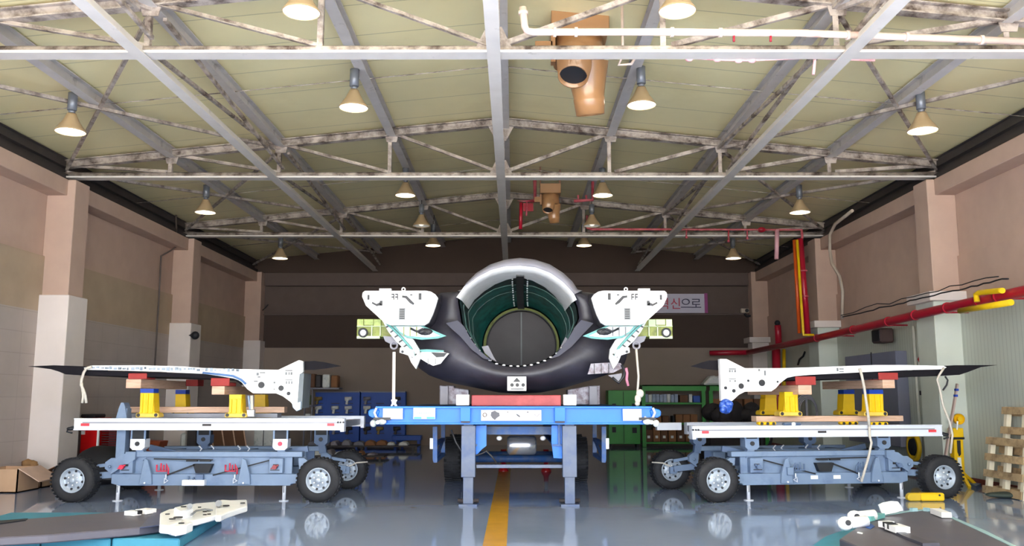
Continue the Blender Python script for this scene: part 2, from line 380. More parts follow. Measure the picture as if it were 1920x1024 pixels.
for Y, L_, nm in rows:
    ns = ['left of the ridge', 'right of the ridge'] if len(L_) == 2 else ['near the left wall', 'just left of the ridge', 'just right of the ridge', 'near the right wall']
    for (px, py), n in zip(L_, ns):
        p = P(px, py, Y); lb = f'lit bell lamp {nm}, {n}'.replace(' of lamps', '').replace(' at the top of the view', '')
        if first: lp.location = p; lp['label'] = lb; first = False
        else: copy_tree(lp, p, lb)
        top = zroof(p.x)-.18
        one(MB().tube([(p.x, p.y, p.z+.74), (p.x+.02, p.y, p.z+.9), (p.x, p.y, max(top, p.z+.95))], .01, 5), 'hanger_rod', m_darksteel, f'rod above lamp {nm}, {n}'.replace(' of lamps', '').replace(' at the top of the view', ''), 'rod', 'lamp hanger rods')
for i, (px, py) in enumerate(((790, 424), (1110, 424))):
    p = P(px, py, 22.9)
    if i == 0: lp2.location = p; lp2['label'] = 'dim grey bell lamp in front of the farthest truss, left of the ridge'
    else: copy_tree(lp2, p, 'dim grey bell lamp in front of the farthest truss, right of the ridge')
# ================================================================== AIRCRAFT ON ITS TRAILER
m_black = mat('fuselage_black', (44, 42, 52), .42, 0, .12, 5, dirt=(62, 60, 72), dirt_amt=.4, dirt_scale=2, spec=.5)
m_skin = mat('skin_grey', (128, 126, 136), .45, .0, .08, 4)
m_liner = mat('liner_silver', (232, 232, 232), .45, .0, .06, 9, dirt=(180, 180, 184), dirt_amt=.25, dirt_scale=6)
m_bay = mat('bay_green', (26, 66, 64), .55, .0, .25, 5, dirt=(18, 26, 30), dirt_amt=.5, dirt_scale=4)
m_bay2 = mat('bay_rib', (38, 80, 74), .5, 0, .2, 8, dirt=(22, 30, 32), dirt_amt=.4, dirt_scale=9)
m_primer = mat('primer_yellow_green', (150, 156, 96), .5, 0, .15, 6, dirt=(92, 98, 60), dirt_amt=.35, dirt_scale=8)
m_disc = mat('bulkhead_grey', (88, 82, 84), .6, 0, .1, 3)
m_white = mat('white_primer', (246, 246, 246), .45, 0, .03, 5)
m_whited = mat('white_primer_scuffed', (222, 224, 222), .5, 0, .06, 8, dirt=(120, 150, 150), dirt_amt=.33, dirt_scale=7)
m_ink = mat('dark_marking', (38, 38, 42), .5); m_greym = mat('grey_marking', (120, 122, 124), .5)
m_teal = mat('teal_sealant', (104, 168, 164), .5, 0, .1, 8)
m_yg = mat('fitting_yellow_green', (186, 206, 112), .45, 0, .1, 6, dirt=(120, 134, 60), dirt_amt=.4, dirt_scale=6)
m_yg2 = mat('fitting_olive', (142, 150, 66), .5, 0, .15, 8, dirt=(80, 84, 40), dirt_amt=.4, dirt_scale=9)
m_pale = mat('pale_green_panel', (196, 216, 170), .45, 0, .05)
m_blue = mat('trailer_blue', (0, 118, 226), .4, 0, .06, 3, dirt=(6, 104, 214), dirt_amt=.3, dirt_scale=3)
m_blue2 = mat('trailer_blue_worn', (44, 92, 158), .5, 0, .12, 4, dirt=(96, 112, 140), dirt_amt=.45, dirt_scale=5)
m_legm = mat('leg_grey_blue', (98, 108, 130), .45, .1, .12, 4, dirt=(70, 90, 130), dirt_amt=.4, dirt_scale=3)
m_sign = mat('placard_white', (244, 246, 246), .5, 0, .02)
m_rubber = mat('tyre_rubber', (34, 34, 38), .75, 0, .15, 8, dirt=(52, 52, 56), dirt_amt=.4, dirt_scale=4)
m_rim = mat('rim_grey_blue', (170, 180, 192), .4, .2, .08, 6)
m_strap = mat('strap_offwhite', (206, 198, 186), .8, 0, .08, 30)
m_chrome = mat('steel_bright', (190, 190, 192), .25, .8, .04)
m_redbar = mat('red_painted_steel', (160, 56, 60), .5, 0, .08, 4, dirt=(190, 84, 84), dirt_amt=.35)
m_mott = mat('mottled_grey_box', (164, 162, 172), .5, .1, .1, 5, dirt=(112, 96, 104), dirt_amt=.5, dirt_scale=11)
m_redp = mat('red_lens', (178, 24, 28), .3); m_wood = mat('pine_wood', (222, 186, 160), .7, 0, .1, 2, stretch=(1, 1, 12), dirt=(196, 152, 122), dirt_amt=.4, dirt_scale=3)

fus = root('aircraft_fuselage', 'dark rear fuselage of a fighter with an open round engine bay, on the blue trailer', 'aircraft fuselage')
CXP, CYP = 975, 602
def poly_at(pts, ang):              # radius of a px outline seen from (CXP,CYP) in direction ang
    d = (math.cos(ang), math.sin(ang)); best = 0
    for i in range(len(pts)):
        ax, ay = pts[i][0]-CXP, pts[i][1]-CYP; bx, by = pts[(i+1) % len(pts)][0]-CXP, pts[(i+1) % len(pts)][1]-CYP
        ex, ey = bx-ax, by-ay; den = d[0]*ey-d[1]*ex
        if abs(den) < 1e-9: continue
        t = (ax*ey-ay*ex)/den; u = (ax*d[1]-ay*d[0])/den
        if t > 0 and -1e-6 <= u <= 1+1e-6: best = max(best, t)
    return best
SIL = [(975,487),(1002,490),(1030,499),(1055,515),(1072,531),(1082,547),(1112,549),(1132,556),(1140,600),(1172,618),(1184,634),(1176,650),(1176,668),(1168,690),(1140,702),(1110,712),(1060,727),(1015,736),(975,738),(935,736),(890,727),(840,717),(805,704),(785,690),(772,668),(762,652),(750,634),(762,616),(800,600),(812,560),(826,549),(866,547),(876,532),(895,514),(920,499),(948,490)]
OPN = [(975,503),(1003,506),(1030,516),(1054,533),(1072,552),(1083,575),(1086,597),(1076,622),(1062,644),(1043,664),(1022,677),(998,685),(975,688),(952,687),(930,683),(910,671),(893,652),(878,630),(865,606),(862,585),(858,562),(873,541),(895,524),(920,511),(948,504)]
NA = 128
AN = [2*math.pi*i/NA for i in range(NA)]
YR_ = 14.0
def ringpts(outl, Y, f=1.0, extra=0):
    return [P(CXP+math.cos(a)*(poly_at(outl, a)*f+extra), CYP+math.sin(a)*(poly_at(outl, a)*f+extra), Y) for a in AN]
sil = ringpts(SIL, YR_+.12); opn = ringpts(OPN, YR_)
ctr = P(CXP, CYP, YR_)
def mixr(A, B, t): return [a.lerp(b, t) for a, b in zip(A, B)]
def shifty(A, dy): return [Vector((p.x, p.y+(dy(i) if callable(dy) else dy), p.z)) for i, p in enumerate(A)]
def scaled(A, k, dy): return [Vector((ctr.x+(p.x-ctr.x)*k, p.y+dy, ctr.z+(p.z-ctr.z)*k)) for p in A]
def lowf(i): return max(0, math.sin(AN[i]))     # 1 at the bottom of the outline
top = [i for i in range(NA) if math.pi*1.13 < AN[i] < math.pi*1.87]
m = MB()
r1 = shifty(mixr(opn, sil, .0), lambda i: -.1*lowf(i)); r2 = shifty(mixr(opn, sil, .12), lambda i: -.10-.34*lowf(i)); r3 = shifty(mixr(opn, sil, .45), lambda i: -.12-.38*lowf(i)); r4 = shifty(mixr(opn, sil, .82), lambda i: -.05-.18*lowf(i))
rs = [r1, r2, r3, r4, sil, scaled(sil, 1.0, .5), scaled(sil, .985, 2.5), scaled(sil, .95, 5.5), scaled(sil, .85, 8.5)]
V = [[m.v(p) for p in r] for r in rs]
for a, b in zip(V, V[1:]):
    for i in range(NA):
        j = (i+1) % NA
        m.face([a[i], a[j], b[j], b[i]], True)
m.face(V[-1])
m.build('body_skin', m_black, fus)
# pale outer skin over the top of the barrel
m = MB(); A_ = []; B_ = []; C_ = []; D_ = []
for i in top:
    p = sil[i]; q = opn[i]; o = (p-q).normalized()
    A_.append(m.v(q.lerp(p, .12)+Vector((0, -.19, 0)))); B_.append(m.v(p+Vector((0, -.14, 0))+o*.012)); C_.append(m.v(p+o*.012+Vector((0, 3.2, 0)))); D_.append(m.v(q.lerp(p, .12)+Vector((0, -.08, 0))))
m.skin(A_, B_, True, False); m.skin(B_, C_, True, False); m.skin(D_, A_, True, False); m.build('dorsal_skin', m_skin, fus)
# silver liner just inside the rim
m = MB(); segs = []
top2 = [i for i in range(NA) if math.pi*1.10 < AN[i] < math.pi*1.90]
def inner(i, f, dy):
    p = opn[i]; c2 = Vector((ctr.x, p.y, ctr.z)); return c2+(p-c2)*f+Vector((0, dy, 0))
for f, dy in ((1.02, -.15), (1.0, -.15), (.945, .12), (.90, None)): segs.append([m.v(inner(i, f, dy if dy is not None else .45+.9*abs(math.cos(AN[i])))) for i in top2])
for a, b in zip(segs, segs[1:]): m.skin(a, b, True, False)
m.build('rim_liner', m_liner, fus)
# engine bay: ring sections from the rim to the round bulkhead
bc = P(977.5, 648, 17.2); br = 65/1650*17.2*1.0
def bayring(t, dy):
    out = []
    for i in range(NA):
        p = inner(i, .975, 0); q = Vector((bc.x+math.cos(AN[i])*br*1.12, 17.1, bc.z-math.sin(AN[i])*br*1.12))
        r = p.lerp(q, t); r.y = YR_+dy; out.append(r)
    return out
def bayskin(L_):
    m = MB(); rr = [[m.v(p) for p in bayring(t, dy)] for t, dy in L_]
    for a, b in zip(rr, rr[1:]): m.skin(a, b, True)
    return m
bay = bayskin(((0, .02), (.06, .5), (.12, 1.0), (.22, 1.6))).build('engine_bay', m_bay, fus)
bayskin(((.22, 1.6), (.42, 2.3), (.75, 2.9), (1, 3.1))).build('rear_bay_wall', mat('bay_teal', (40, 112, 104), .5, 0, .2, 6, dirt=(24, 60, 60), dirt_amt=.45, dirt_scale=5), bay)
for k, (t, dy) in enumerate(((.07, .62), (.2, 1.45), (.36, 2.1))):
    m = MB(); pts = bayring(t, dy)
    ins = [Vector((ctr.x+(p.x-ctr.x)*.978, p.y, ctr.z+(p.z-ctr.z)*.978)) for p in pts]; in2 = [p+Vector((0, .05, 0)) for p in ins]
    a, b, c_, d = [[m.v(p) for p in L_] for L_ in (pts, ins, in2, [p+Vector((0, .05, 0)) for p in pts])]
    m.skin(a, b, True); m.skin(b, c_, True); m.skin(c_, d, True); m.build('rib', m_bay2, bay)
# keel strip along the crown of the bay, with bolts
it = min(range(NA), key=lambda i: abs(AN[i]-1.5*math.pi))
def crown(f, dy, t): p = bayring(t, dy)[it]; return Vector((p.x+.0, p.y, ctr.z+(p.z-ctr.z)*f))
m = MB(); pts = [crown(.97, .3, .04), crown(.95, .9, .11), crown(.93, 1.5, .2), crown(.92, 2.1, .36), crown(.9, 2.7, .6), crown(.9, 3.0, .9)]
for a, b in zip(pts, pts[1:]): m.bar(a, b, .13, .07)
ks = m.build('crown_keel', m_ink, bay)
m = MB()
for a, b in zip(pts, pts[1:]):
    for u in (.2, .5, .8):
        for sx in (-.13, .13): p = a.lerp(b, u); m.ball(p+Vector((sx, -.01, .01)), .016, n=8)
m.build('bolt_row', m_liner, bay)
MB().lathe((bc.x, 17.0, bc.z), (0, 1, 0), [(.0, br*1.07), (.02, br*1.07), (.02, br), (.22, br*.985), (.22, br*1.1)], 48).build('collar_ring', m_primer, fus)
MB().lathe((bc.x, 17.19, bc.z), (0, 1, 0), [(0, br*.98), (-.03, br*.6), (-.05, .001)], 48).build('bulkhead_disc', m_disc, fus)
MB().lathe((bc.x, 17.0, bc.z), (0, 1, 0), [(-.01, br*1.0), (-.02, br*.985), (.02, br*.97)], 48).build('seal_ring', m_ink, fus)
MB().bar((bc.x, 17.12, bc.z-br*.95), (bc.x, 17.12, bc.z+br*.95), .025, .02).build('bulkhead_seam', m_greym, fus)
# lower inner cheeks (pale wedge plates beside the bottom lip)
m = MB(); pl = Pl(14.15)
m.ext(pl, [(903,650),(915,648),(925,668),(931,678),(921,673),(909,662)], .05); m.build('lip_wedge', m_skin, fus)
m = MB(); m.ext(pl, [(1041,664),(1050,652),(1060,632),(1065,636),(1058,650),(1046,664)], .05); m.build('lip_wedge', m_skin, fus)
m = MB()
for i in range(3, NA//2-3, 3): p = opn[i]+Vector((0, -.13-.1*lowf(i), .0)); m.ball(p, .013, (2.2, 1, 1), n=8)
m.build('rim_rivets', m_liner, fus)
# forward cheek ledges, bluish edge strips on both sides of the opening
for s, L_ in ((-1, [(836,606),(858,601),(870,612),(884,638),(902,660),(922,676),(906,672),(884,655),(862,630),(846,616)]), (1, [(1113,606),(1090,600),(1079,612),(1065,636),(1047,660),(1032,673),(1048,668),(1072,650),(1092,628)])):
    MB().ext(Pl(13.72), L_, .06).build('edge_strip', mat('edge_blue_grey', (58, 58, 74), .6), fus)

# tail boom bulkheads
def mir(pts): return [(1930-x, y) for x, y in pts]
capL = [(679,556),(680,549),(684,545.5),(798,545),(808,547),(816,552),(821,558.5),(816,576),(811,590),(803.5,605),(795,610),(731,609.5),(722,606),(712,597),(700,586),(686,573)]
YC = 13.25
def rnd_rect(m, pl, x0, y0, x1, y1, d=.012): m.rect(pl.off(-d), x0, y0, x1, y1, d*1.2)
for s in (-1, 1):
    f = (lambda p: p) if s < 0 else mir
    g = (lambda x: x) if s < 0 else (lambda x: 1930-x)
    nm = 'left' if s < 0 else 'right'
    pc = Pl(YC); cap = MB().ext(pc, f(capL), .10).build('boom_bulkhead', m_white, fus)
    # boom body behind: black, tapering into the shoulder
    bm_ = MB(); A = [bm_.v(P(*q, YC+.1)) for q in f([(690,551),(818,551),(820,560),(808,600),(798,607),(733,606),(700,582)])]
    B = [bm_.v(P(*q, YC+2.6)) for q in f([(724,563),(850,560),(850,600),(835,620),(820,640),(760,640),(735,600)])]
    bm_.skin(A, B, False); bm_.face(B); bm_.build('boom_skin', m_black, fus)
    def R(m, x0, y0, x1, y1): a, b = sorted((g(x0), g(x1))); rnd_rect(m, pc, a, y0, b, y1)
    m = MB(); R(m, 689, 553, 692.5, 562); R(m, 785, 550, 790, 562); R(m, 712, 564, 717, 573); m.ext(pc.off(-.012), f([(698,566),(706,570),(712,567),(716,572),(706,574),(697,569)]), .02)
    m.ext(pc.off(-.012), f([(754,554),(763,555),(777,569),(775,572),(768,568),(760,559),(754,558)]), .02)
    for xx in (734, 741): R(m, xx, 551, xx+5, 553); R(m, xx, 556, xx+5, 558); R(m, xx+3.5, 551, xx+5, 562)
    R(m, 769, 552, 773, 554); m.build('stencil_marks', m_ink, cap)
    m = MB(); R(m, 748, 577.5, 759.5, 599.5); gr = m.build('vent_grille', m_greym, cap)
    m = MB()
    for y in (581, 585, 589, 593, 597): a, b = sorted((g(749.5), g(758))); m.rect(pc.off(-.018), a, y-.8, b, y+.8, .012)
    m.build('grille_slat', m_ink, gr)
    m = MB(); a, b = sorted((g(711), g(733))); m.rect(pc, a, 541, b, 546, .1); m.build('top_lug', m_white, cap)
    m = MB(); q = P(g(756.5), 542.5, YC+.04); m.lathe(q, (0, 1, 0), [(0, .032), (.02, .032), (.02, .016), (0, .016), (0, .032)], 16); m.cyl(q-Vector((0, 0, .03)), q-Vector((0, 0, .05)), .02, n=8); m.build('eye_lug', m_white, cap)
    # frame under the cap: opening panel, slanted white frame, lug
    pb = Pl(13.42)
    op = MB().ext(pb, f([(736,611),(793,611),(837,630),(820,635),(790,637),(762,633),(748,624)]), .08).build('bay_opening', m_teal, fus)
    MB().ext(pb.off(-.02), f([(742,612),(788,612),(826,630),(800,633),(764,630),(750,622)]), .03).build('opening_frame', m_whited, op)
    m = MB(); q = P(g(797), 622, 13.39); m.ball(q, .09, (1.3, .3, .6)); m.tube([P(g(x), y, 13.37) for x, y in ((770,616),(782,622),(792,617),(806,628),(800,621),(790,627))], .018, 6); m.build('hose_bundle', m_ink, op)
    m = MB()
    for x in (756, 768, 780): m.rect(pb.off(-.035), min(g(x), g(x+2)), 613, max(g(x), g(x+2)), 630, .02)
    m.build('opening_rib', m_primer if s < 0 else m_greym, op)
    fr = MB().ext(Pl(13.5), f([(716,600),(750,611),(762,624),(776,638),(786,655),(788,672),(780,692),(771,680),(766,668),(758,655),(742,640),(728,622)]), .10).build('side_frame', m_whited, fus)
    m = MB()
    for k in range(7):
        x = 724+k*8; y = 606+k*9.3; m.bar(P(g(x), y+8, 13.49), P(g(x+9), y+2, 13.49), .02, .02)
    m.build('frame_stiffener', m_ink, fr)
    m = MB(); m.tube([P(g(x), y, 13.47) for x, y in ((722,603),(738,618),(752,632),(770,652),(777,668))], .02, 6); m.build('edge_cable', m_teal, fr)
    lug = MB().ext(Pl(13.44), f([(750,652),(755,650),(774,656),(779,672),(770,668),(758,664),(749,661)]), .06).build('hoist_lug', m_white, fus)
    q = P(g(754.5), 659.5, 13.42); MB().cyl(q, q+Vector((0, .03, 0)), .02, n=12).build('lug_hole', m_ink, lug)
    # outboard yellow green fitting
    ft = MB(); a, b = sorted((g(669), g(742))); ft.rect(Pl(13.75), a, 598, b, 632, .5); fit = ft.build('side_fitting', m_yg2, fus, .01)
    m = MB()
    for (x0, y0, x1, y1) in ((670,599,681,611),(683,599,700,609),(701,599,714,612)): a, b = sorted((g(x0), g(x1))); m.rect(Pl(13.72), a, y0, b, y1, .04)
    m.build('fitting_panel', m_pale if s > 0 else m_yg, fit)
    m = MB()
    for (x0, y0, x1, y1) in ((669,630,712,635),(696,610,698,630),(712,610,714,630),(669,611,722,612.5)): a, b = sorted((g(x0), g(x1))); m.rect(Pl(13.71), a, y0, b, y1, .04)
    m.build('fitting_rib', m_pale, fit)
    q = P(g(681), 624, 13.7); MB().lathe(q, (0, 1, 0), [(0, .075), (-.03, .075), (-.03, .05), (0, .05), (0, .075)], 20).build('port_ring', m_ink, fit)
    MB().cyl(q+Vector((0, .0, 0)), q+Vector((0, .02, 0)), .052, n=16).build('port_core', m_liner, fit)
    br_ = MB().ext(Pl(13.6), f([(718,630),(748,632),(748,642),(742,646),(734,646),(722,640)]), .08).build('hanger_bracket', m_skin, fus)
# belly openings
ol = MB().ext(Pl(13.62), [(786,661),(800,659),(830,660),(842,663),(834,672),(826,682),(812,686),(800,680),(787,672)], .05).build('belly_opening', m_white, fus)
MB().ext(Pl(13.59), [(808,661),(838,662),(832,669),(818,670)], .04).build('opening_gap', m_ink, ol)
MB().ext(Pl(13.59), [(785,656),(800,655),(832,657),(832,660),(790,660)], .04).build('opening_trim', m_teal, ol)
m = MB()
for x in (802, 816): m.rect(Pl(13.6), x, 672, x+1, 683, .03)
m.build('opening_seam', m_greym, ol)
orr = MB().ext(Pl(13.62), [(1108,682),(1140,680),(1164,681),(1168,690),(1150,699),(1102,702)], .05).build('belly_opening', m_mott, fus)
m = MB()
for x in (1114, 1127, 1141): m.rect(Pl(13.6), x, 682, x+1, 701, .03)
m.build('opening_seam', m_ink, orr)
fl = MB().ext(Pl(13.6), [(1140,704),(1166,700),(1164,712),(1161,717)], .03).build('loose_flap', m_skin, fus)
MB().tube([P(x, y, 13.58) for x, y in ((1166,684),(1171,694),(1170,706),(1160,718),(1148,708))], .022, 7).build('black_seal', m_ink, fus)
m = MB()
for x, y in ((800,700),(812,692),(830,706),(846,698),(858,710),(870,697),(884,716),(826,688),(842,686),(900,716),(806,684)): m.ball(P(x, y, 13.70), .02, n=8)
# logo plate on the belly centre
pt = MB(); pt.rect(Pl(13.42), 951, 706, 987, 733, .05); plate = pt.build('belly_plate', m_liner, fus, .006)
m = MB(); pp = Pl(13.41); m.ext(pp, [(962,716),(969,708),(976,716)], .02)
for x in (960, 970, 981): q = P(x, 722, 13.405); m.cyl(q, q+Vector((0, .02, 0)), .028, n=10)
m.rect(pp, 958, 729, 982, 730.5, .02); m.build('plate_emblem', m_ink, plate)
# ------------------------------------------------------------------ supports between trailer and fuselage
def onebox(name, label, cat, m_, pl, x0, y0, x1, y1, d, grp=None, bev=.01):
    return one(MB().rect(pl, x0, y0, x1, y1, d), name, m_, label, cat, grp, bevel=bev)
for s, (x0, x1) in ((-1, (822, 881)), (1, (1062, 1127))):
    t = root('support_box', f'mottled grey support block under the {"left" if s<0 else "right"} side of the fuselage', 'support block')
    MB().ext(Pl(14.5), [(x0+2,723),(x0+30,723 if s<0 else 727),(x1-30,727 if s<0 else 723),(x1-2,731 if s<0 else 723),(x1-2,759),(x0+2,759)] if s<0 else [(x0+2,731),(x0+30,726),(x1-20,723),(x1-2,723),(x1-2,759),(x0+2,759)], .4).build('block', m_mott, t, .01)
    a = x0+3 if s < 0 else x1-22
    MB().rect(Pl(14.4), a, 724, a+15, 759, .09).build('face_plate', m_skin, t, .005)
    a = x0+33 if s < 0 else x0-6
    MB().rect(Pl(13.55), a, 740, a+25, 760.5, .2).build('end_block', m_liner, t, .008)
onebox('support_beam', 'pinkish red steel support beam between the grey blocks under the fuselage', 'beam', m_redbar, Pl(13.45), 884, 741, 1052, 761.5, .35)

# ------------------------------------------------------------------ trailer
tr = root('flatbed_trailer', 'bright blue flatbed trailer carrying the fuselage, standing on two legs', 'trailer')
pf = Pl(13.3)
zt_ = P(965, 762, 13.3).z; xl = P(705, 780, 13.3).x; xr = P(1222, 780, 13.3).x; zb_ = P(965, 796, 13.3).z
MB().box(xl, xr, 13.3, 13.42, zb_, zt_).box(xl, xr, 13.24, 13.5, zt_-.03, zt_).box(xl, xr, 13.26, 13.5, zb_, zb_+.025).build('front_beam', m_blue, tr, .004)
MB().box(xl+.05, xr-.05, 13.5, 20.5, zt_-.1, zt_-.02).build('deck', m_blue2, tr)
for x in (xl+.02, xr-.1): MB().box(x, x+.08, 13.5, 20.5, zb_+.05, zt_-.03).build('side_rail', m_blue, tr)
for i in range(6): MB().box(xl+.2, xr-.2, 14.4+i, 14.5+i, zb_+.02, zt_-.1).build('cross_member', m_blue2, tr)
for x in (P(885, 800, 14).x, P(1045, 800, 14).x):
    MB().ibeam((x, 13.5, zb_-.12), (x, 20.3, zb_-.12), .2, .42, .03).build('chassis_beam', m_blue2, tr)
for x0, x1 in ((863, 882), (1040, 1060)):
    MB().rect(Pl(13.2), x0, 764, x1, 790, .06).build('beam_pad', m_blue, tr, .004)
    MB().rect(Pl(13.19), x0+1, 790, x1-1, 793, .06).build('pad_slot', m_ink, tr)
for (x0, y0, x1, y1, nm) in ((718,766,755,786,'a'),(775,765,816,786,'b'),(902,769,1015,789,'c'),(1168,767,1203,789,'d')):
    p_ = MB().rect(Pl(13.225), x0, y0, x1, y1, .02).build('placard', m_sign, tr)
    if nm == 'c':
        m = MB(); pq = Pl(13.21); m.ext(pq, [(921,773),(928,770),(932,773),(936,774),(937,780),(931,784),(928,788),(923,784),(920,779)], .014)
        m.ext(pq, [(967,776),(971,777),(975,780),(975,783),(970,780)], .014); m.rect(pq, 951, 772, 953, 774, .014); m.rect(pq, 988, 772, 991, 774, .014); m.build('placard_mark', mat('print_grey', (96, 96, 104), .6), p_)
        q = P(909, 778, 13.215); MB().lathe(q, (0, 1, 0), [(0, .032), (.01, .032), (.01, .022), (0, .022)], 14).build('placard_ring', mat('print_pale_red', (222, 176, 176), .6), p_)
        MB().tube([P(x, y, 13.215) for x, y in ((1002,777),(1007,781),(1012,776))], .008, 5).build('placard_tick', mat('print_pale', (196, 190, 200), .6), p_)
    if nm == 'b':
        m = MB(); pq = Pl(13.212)
        for k in range(8): m.rect(pq, 782+k*3.4, 773, 784.4+k*3.4, 776, .013)
        m.build('placard_text', mat('print_light_grey', (176, 186, 190), .6), p_)
        m = MB(); m.rect(pq, 776, 782, 790, 785.5, .013); m.rect(pq, 800, 782, 815, 785.5, .013); m.build('placard_band', mat('print_cyan', (90, 200, 236), .6), p_)
# ends of the front beam: hooks and twist locks
for s in (-1, 1):
    f = (lambda x: x) if s < 0 else (lambda x: 1930-x)
    m = MB(); m.ext(Pl(13.28), [(f(x), y) for x, y in ((690,772),(694,768),(703,766),(712,770),(708,782),(698,784),(691,780))], .15); m.build('corner_hook', m_blue, tr, .01)
    m = MB(); m.tube([P(f(x), y, 13.22) for x, y in ((706,765),(702,774),(706,784),(716,787),(722,782))], .02, 7); m.ball(P(f(700), 794, 13.22), .05, (1, .7, 1.1)); m.ball(P(f(716), 791, 13.22), .055, (1.3, .7, .8)); m.cyl(P(f(708), 792, 13.3), P(f(708), 792, 13.15), .03); m.build('twist_lock', m_whited, tr)
    MB().rect(Pl(13.2), min(f(700), f(732)), 783, max(f(700), f(732)), 788, .05).build('lock_bar', m_ink, tr)
# landing legs
zf = 0
for xa, xb in ((869, 888), (1058, 1077)):
    X0 = P(xa, 870, 13.5).x; X1 = P(xb, 870, 13.5).x
    lg = MB().box(X0, X1, 13.42, 13.6, .03, zb_).build('landing_leg', m_legm, tr, .006)
    MB().box(X0-.03, X1+.03, 13.39, 13.63, .42, zb_-.02).build('leg_sleeve', m_legm, lg, .006)
    MB().box(X0-.06, X1+.06, 13.36, 13.66, 0, .03).build('foot_plate', m_legm, lg)
    MB().cyl((X0-.08, 13.5, .07), (X1+.08, 13.5, .07), .03, n=10).build('foot_axle', m_darksteel, lg)
MB().rect(Pl(13.48), 893, 871.5, 1056, 878, .08).build('cross_tube', m_legm, tr, .004)
for (L_) in ([(887,798),(912,798),(912,836),(903,843),(888,860)], [(1034,798),(1057,798),(1057,860),(1038,859),(1034,830)]):
    MB().ext(Pl(13.55), L_, .05).build('gusset_plate', m_blue, tr)
MB().rect(Pl(13.9), 908, 800, 1040, 815, .1).build('bolster', m_blue2, tr)
q0 = P(951, 835, 14.3); q1 = P(1005, 835, 14.3)
m = MB(); m.lathe(q0, (1, 0, 0), [(0, .03), (.0, .12), (.04, .15), (.43, .15), (.46, .12), (.47, .02)], 24); m.build('air_tank', m_chrome, tr)
MB().tube([P(x, y, 13.5) for x, y in ((846,806),(855,830),(868,850),(885,857),(905,850),(912,846),(922,856),(934,872))], .015, 6).build('air_hose', m_ink, tr)
# wheels behind
def wheel(mbname, c, r, wdt, parent, n=32, rim=m_rim, ax=(0, 1, 0)):
    c = Vector(c); a = Vector(ax); s0 = c-a*wdt/2
    tprof = [(0, r*.55), (-.015, r*.62), (-.01, r*.86), (.03, r*.965), (.05, r*.985), (wdt-.05, r*.985), (wdt-.03, r*.965), (wdt+.01, r*.86), (wdt+.015, r*.62), (wdt, r*.55), (0, r*.55)]
    MB_ = MB(); MB_.lathe(s0, a, tprof, n)
    u = Vector((0, 0, 1)); t = a.cross(u).normalized()
    n2 = n+6
    for k in range(n2):                      # tread blocks
        th = 2*math.pi*k/n2; d = u*math.cos(th)+t*math.sin(th); 
        for side in (0, 1):
            th2 = th+side*math.pi/n2; d = u*math.cos(th2)+t*math.sin(th2); p = c+d*r*.982+a*(wdt*(.27 if side else -.27))
            MB_.bar(p-a*wdt*.24, p+a*wdt*.24, r*.10, r*.035, d)
    ty = MB_.build('tyre', m_rubber, parent)
    RM = MB(); RM.lathe(s0, a, [(.02, r*.56), (-.005, r*.55), (.0, r*.50), (.05, r*.46), (.06, r*.34), (.035, r*.28), (.035, r*.15), (-.01, r*.13), (-.02, r*.08), (-.02, .001)], n)
    rm = RM.build('rim', rim, parent)
    RB = MB(); RB.lathe(s0+a*wdt, a*-1, [(.02, r*.56), (-.005, r*.55), (.06, r*.46), (.08, r*.2), (.08, .001)], 20); RB.build('rim_back', rim, parent)
    m = MB()
    for k in range(8):
        th = 2*math.pi*k/8+.2; d = u*math.cos(th)+t*math.sin(th); m.cyl(s0+a*.045+d*r*.40, s0+a*.062+d*r*.40, r*.055, n=10)
    m.build('rim_holes', m_ink, rm)
    m = MB()
    for k in range(6):
        th = 2*math.pi*k/6; d = u*math.cos(th)+t*math.sin(th); m.cyl(s0+a*.035+d*r*.22, s0+a*.015+d*r*.22, r*.035, n=6)
    m.build('wheel_nuts', m_liner, rm)
for px in (850, 1085):
    for Y in (17.4, 18.6):
        c0 = P(px, 880, 17.4); wheel('w', (c0.x, Y, .42), .42, .3, tr, 20, m_rim, (1, 0, 0))
for Y in (17.4, 18.6):
    MB().cyl((P(850, 880, 17.4).x, Y, .42), (P(1085, 880, 17.4).x, Y, .42), .07).build('axle', m_blue2, tr)
# side frames
for s in (-1, 1):
    f = (lambda x: x) if s < 0 else (lambda x: 1948-x)
    m = MB(); A = P(f(816), 800, 14.2); B = P(f(816), 864, 14.2); Bm = P(f(816), 833, 14.2)
    for dy in (0, 1.6):
        m.bar(A+Vector((0, dy, 0)), B+Vector((0, dy, 0)), .07, .07)
    m.bar(B, B+Vector((0, 1.6, 0)), .06, .06); m.bar(Bm, Bm+Vector((0, 1.6, 0)), .06, .06); m.bar(B, Bm+Vector((0, 1.6, 0)), .04, .04)
    m.build('side_guard', m_blue2, tr)
    m = MB().rect(Pl(14.15), min(f(806), f(812)), 822, max(f(806), f(812)), 842, .08).build('marker_lamp', m_sign, tr)
for x in (936, 1018): 
    q = P(x, 822, 13.8); MB().ball(q, .045, (1, .8, .8)).build('fog_lamp', m_liner, tr)
# red jacks standing behind the cross tube
for x, nm in ((944, 'left'), (1024, 'right')):
    t = root('screw_jack', f'small red and white jack under the trailer, {nm} of the air tank', 'jack', 'red jacks under the trailer')
    g_ = gp(x, 884, 0); b = g_
    MB().lathe(b, (0, 0, 1), [(0, .11), (.03, .11), (.1, .06), (.22, .05), (.22, .001)], 16).build('base', m_redp, t)
    MB().cyl(b+Vector((0, 0, .22)), b+Vector((0, 0, .42)), .035).build('screw', m_sign, t)
    MB().cyl(b+Vector((0, 0, .42)), b+Vector((0, 0, .47)), .06).build('cap', m_redp, t)
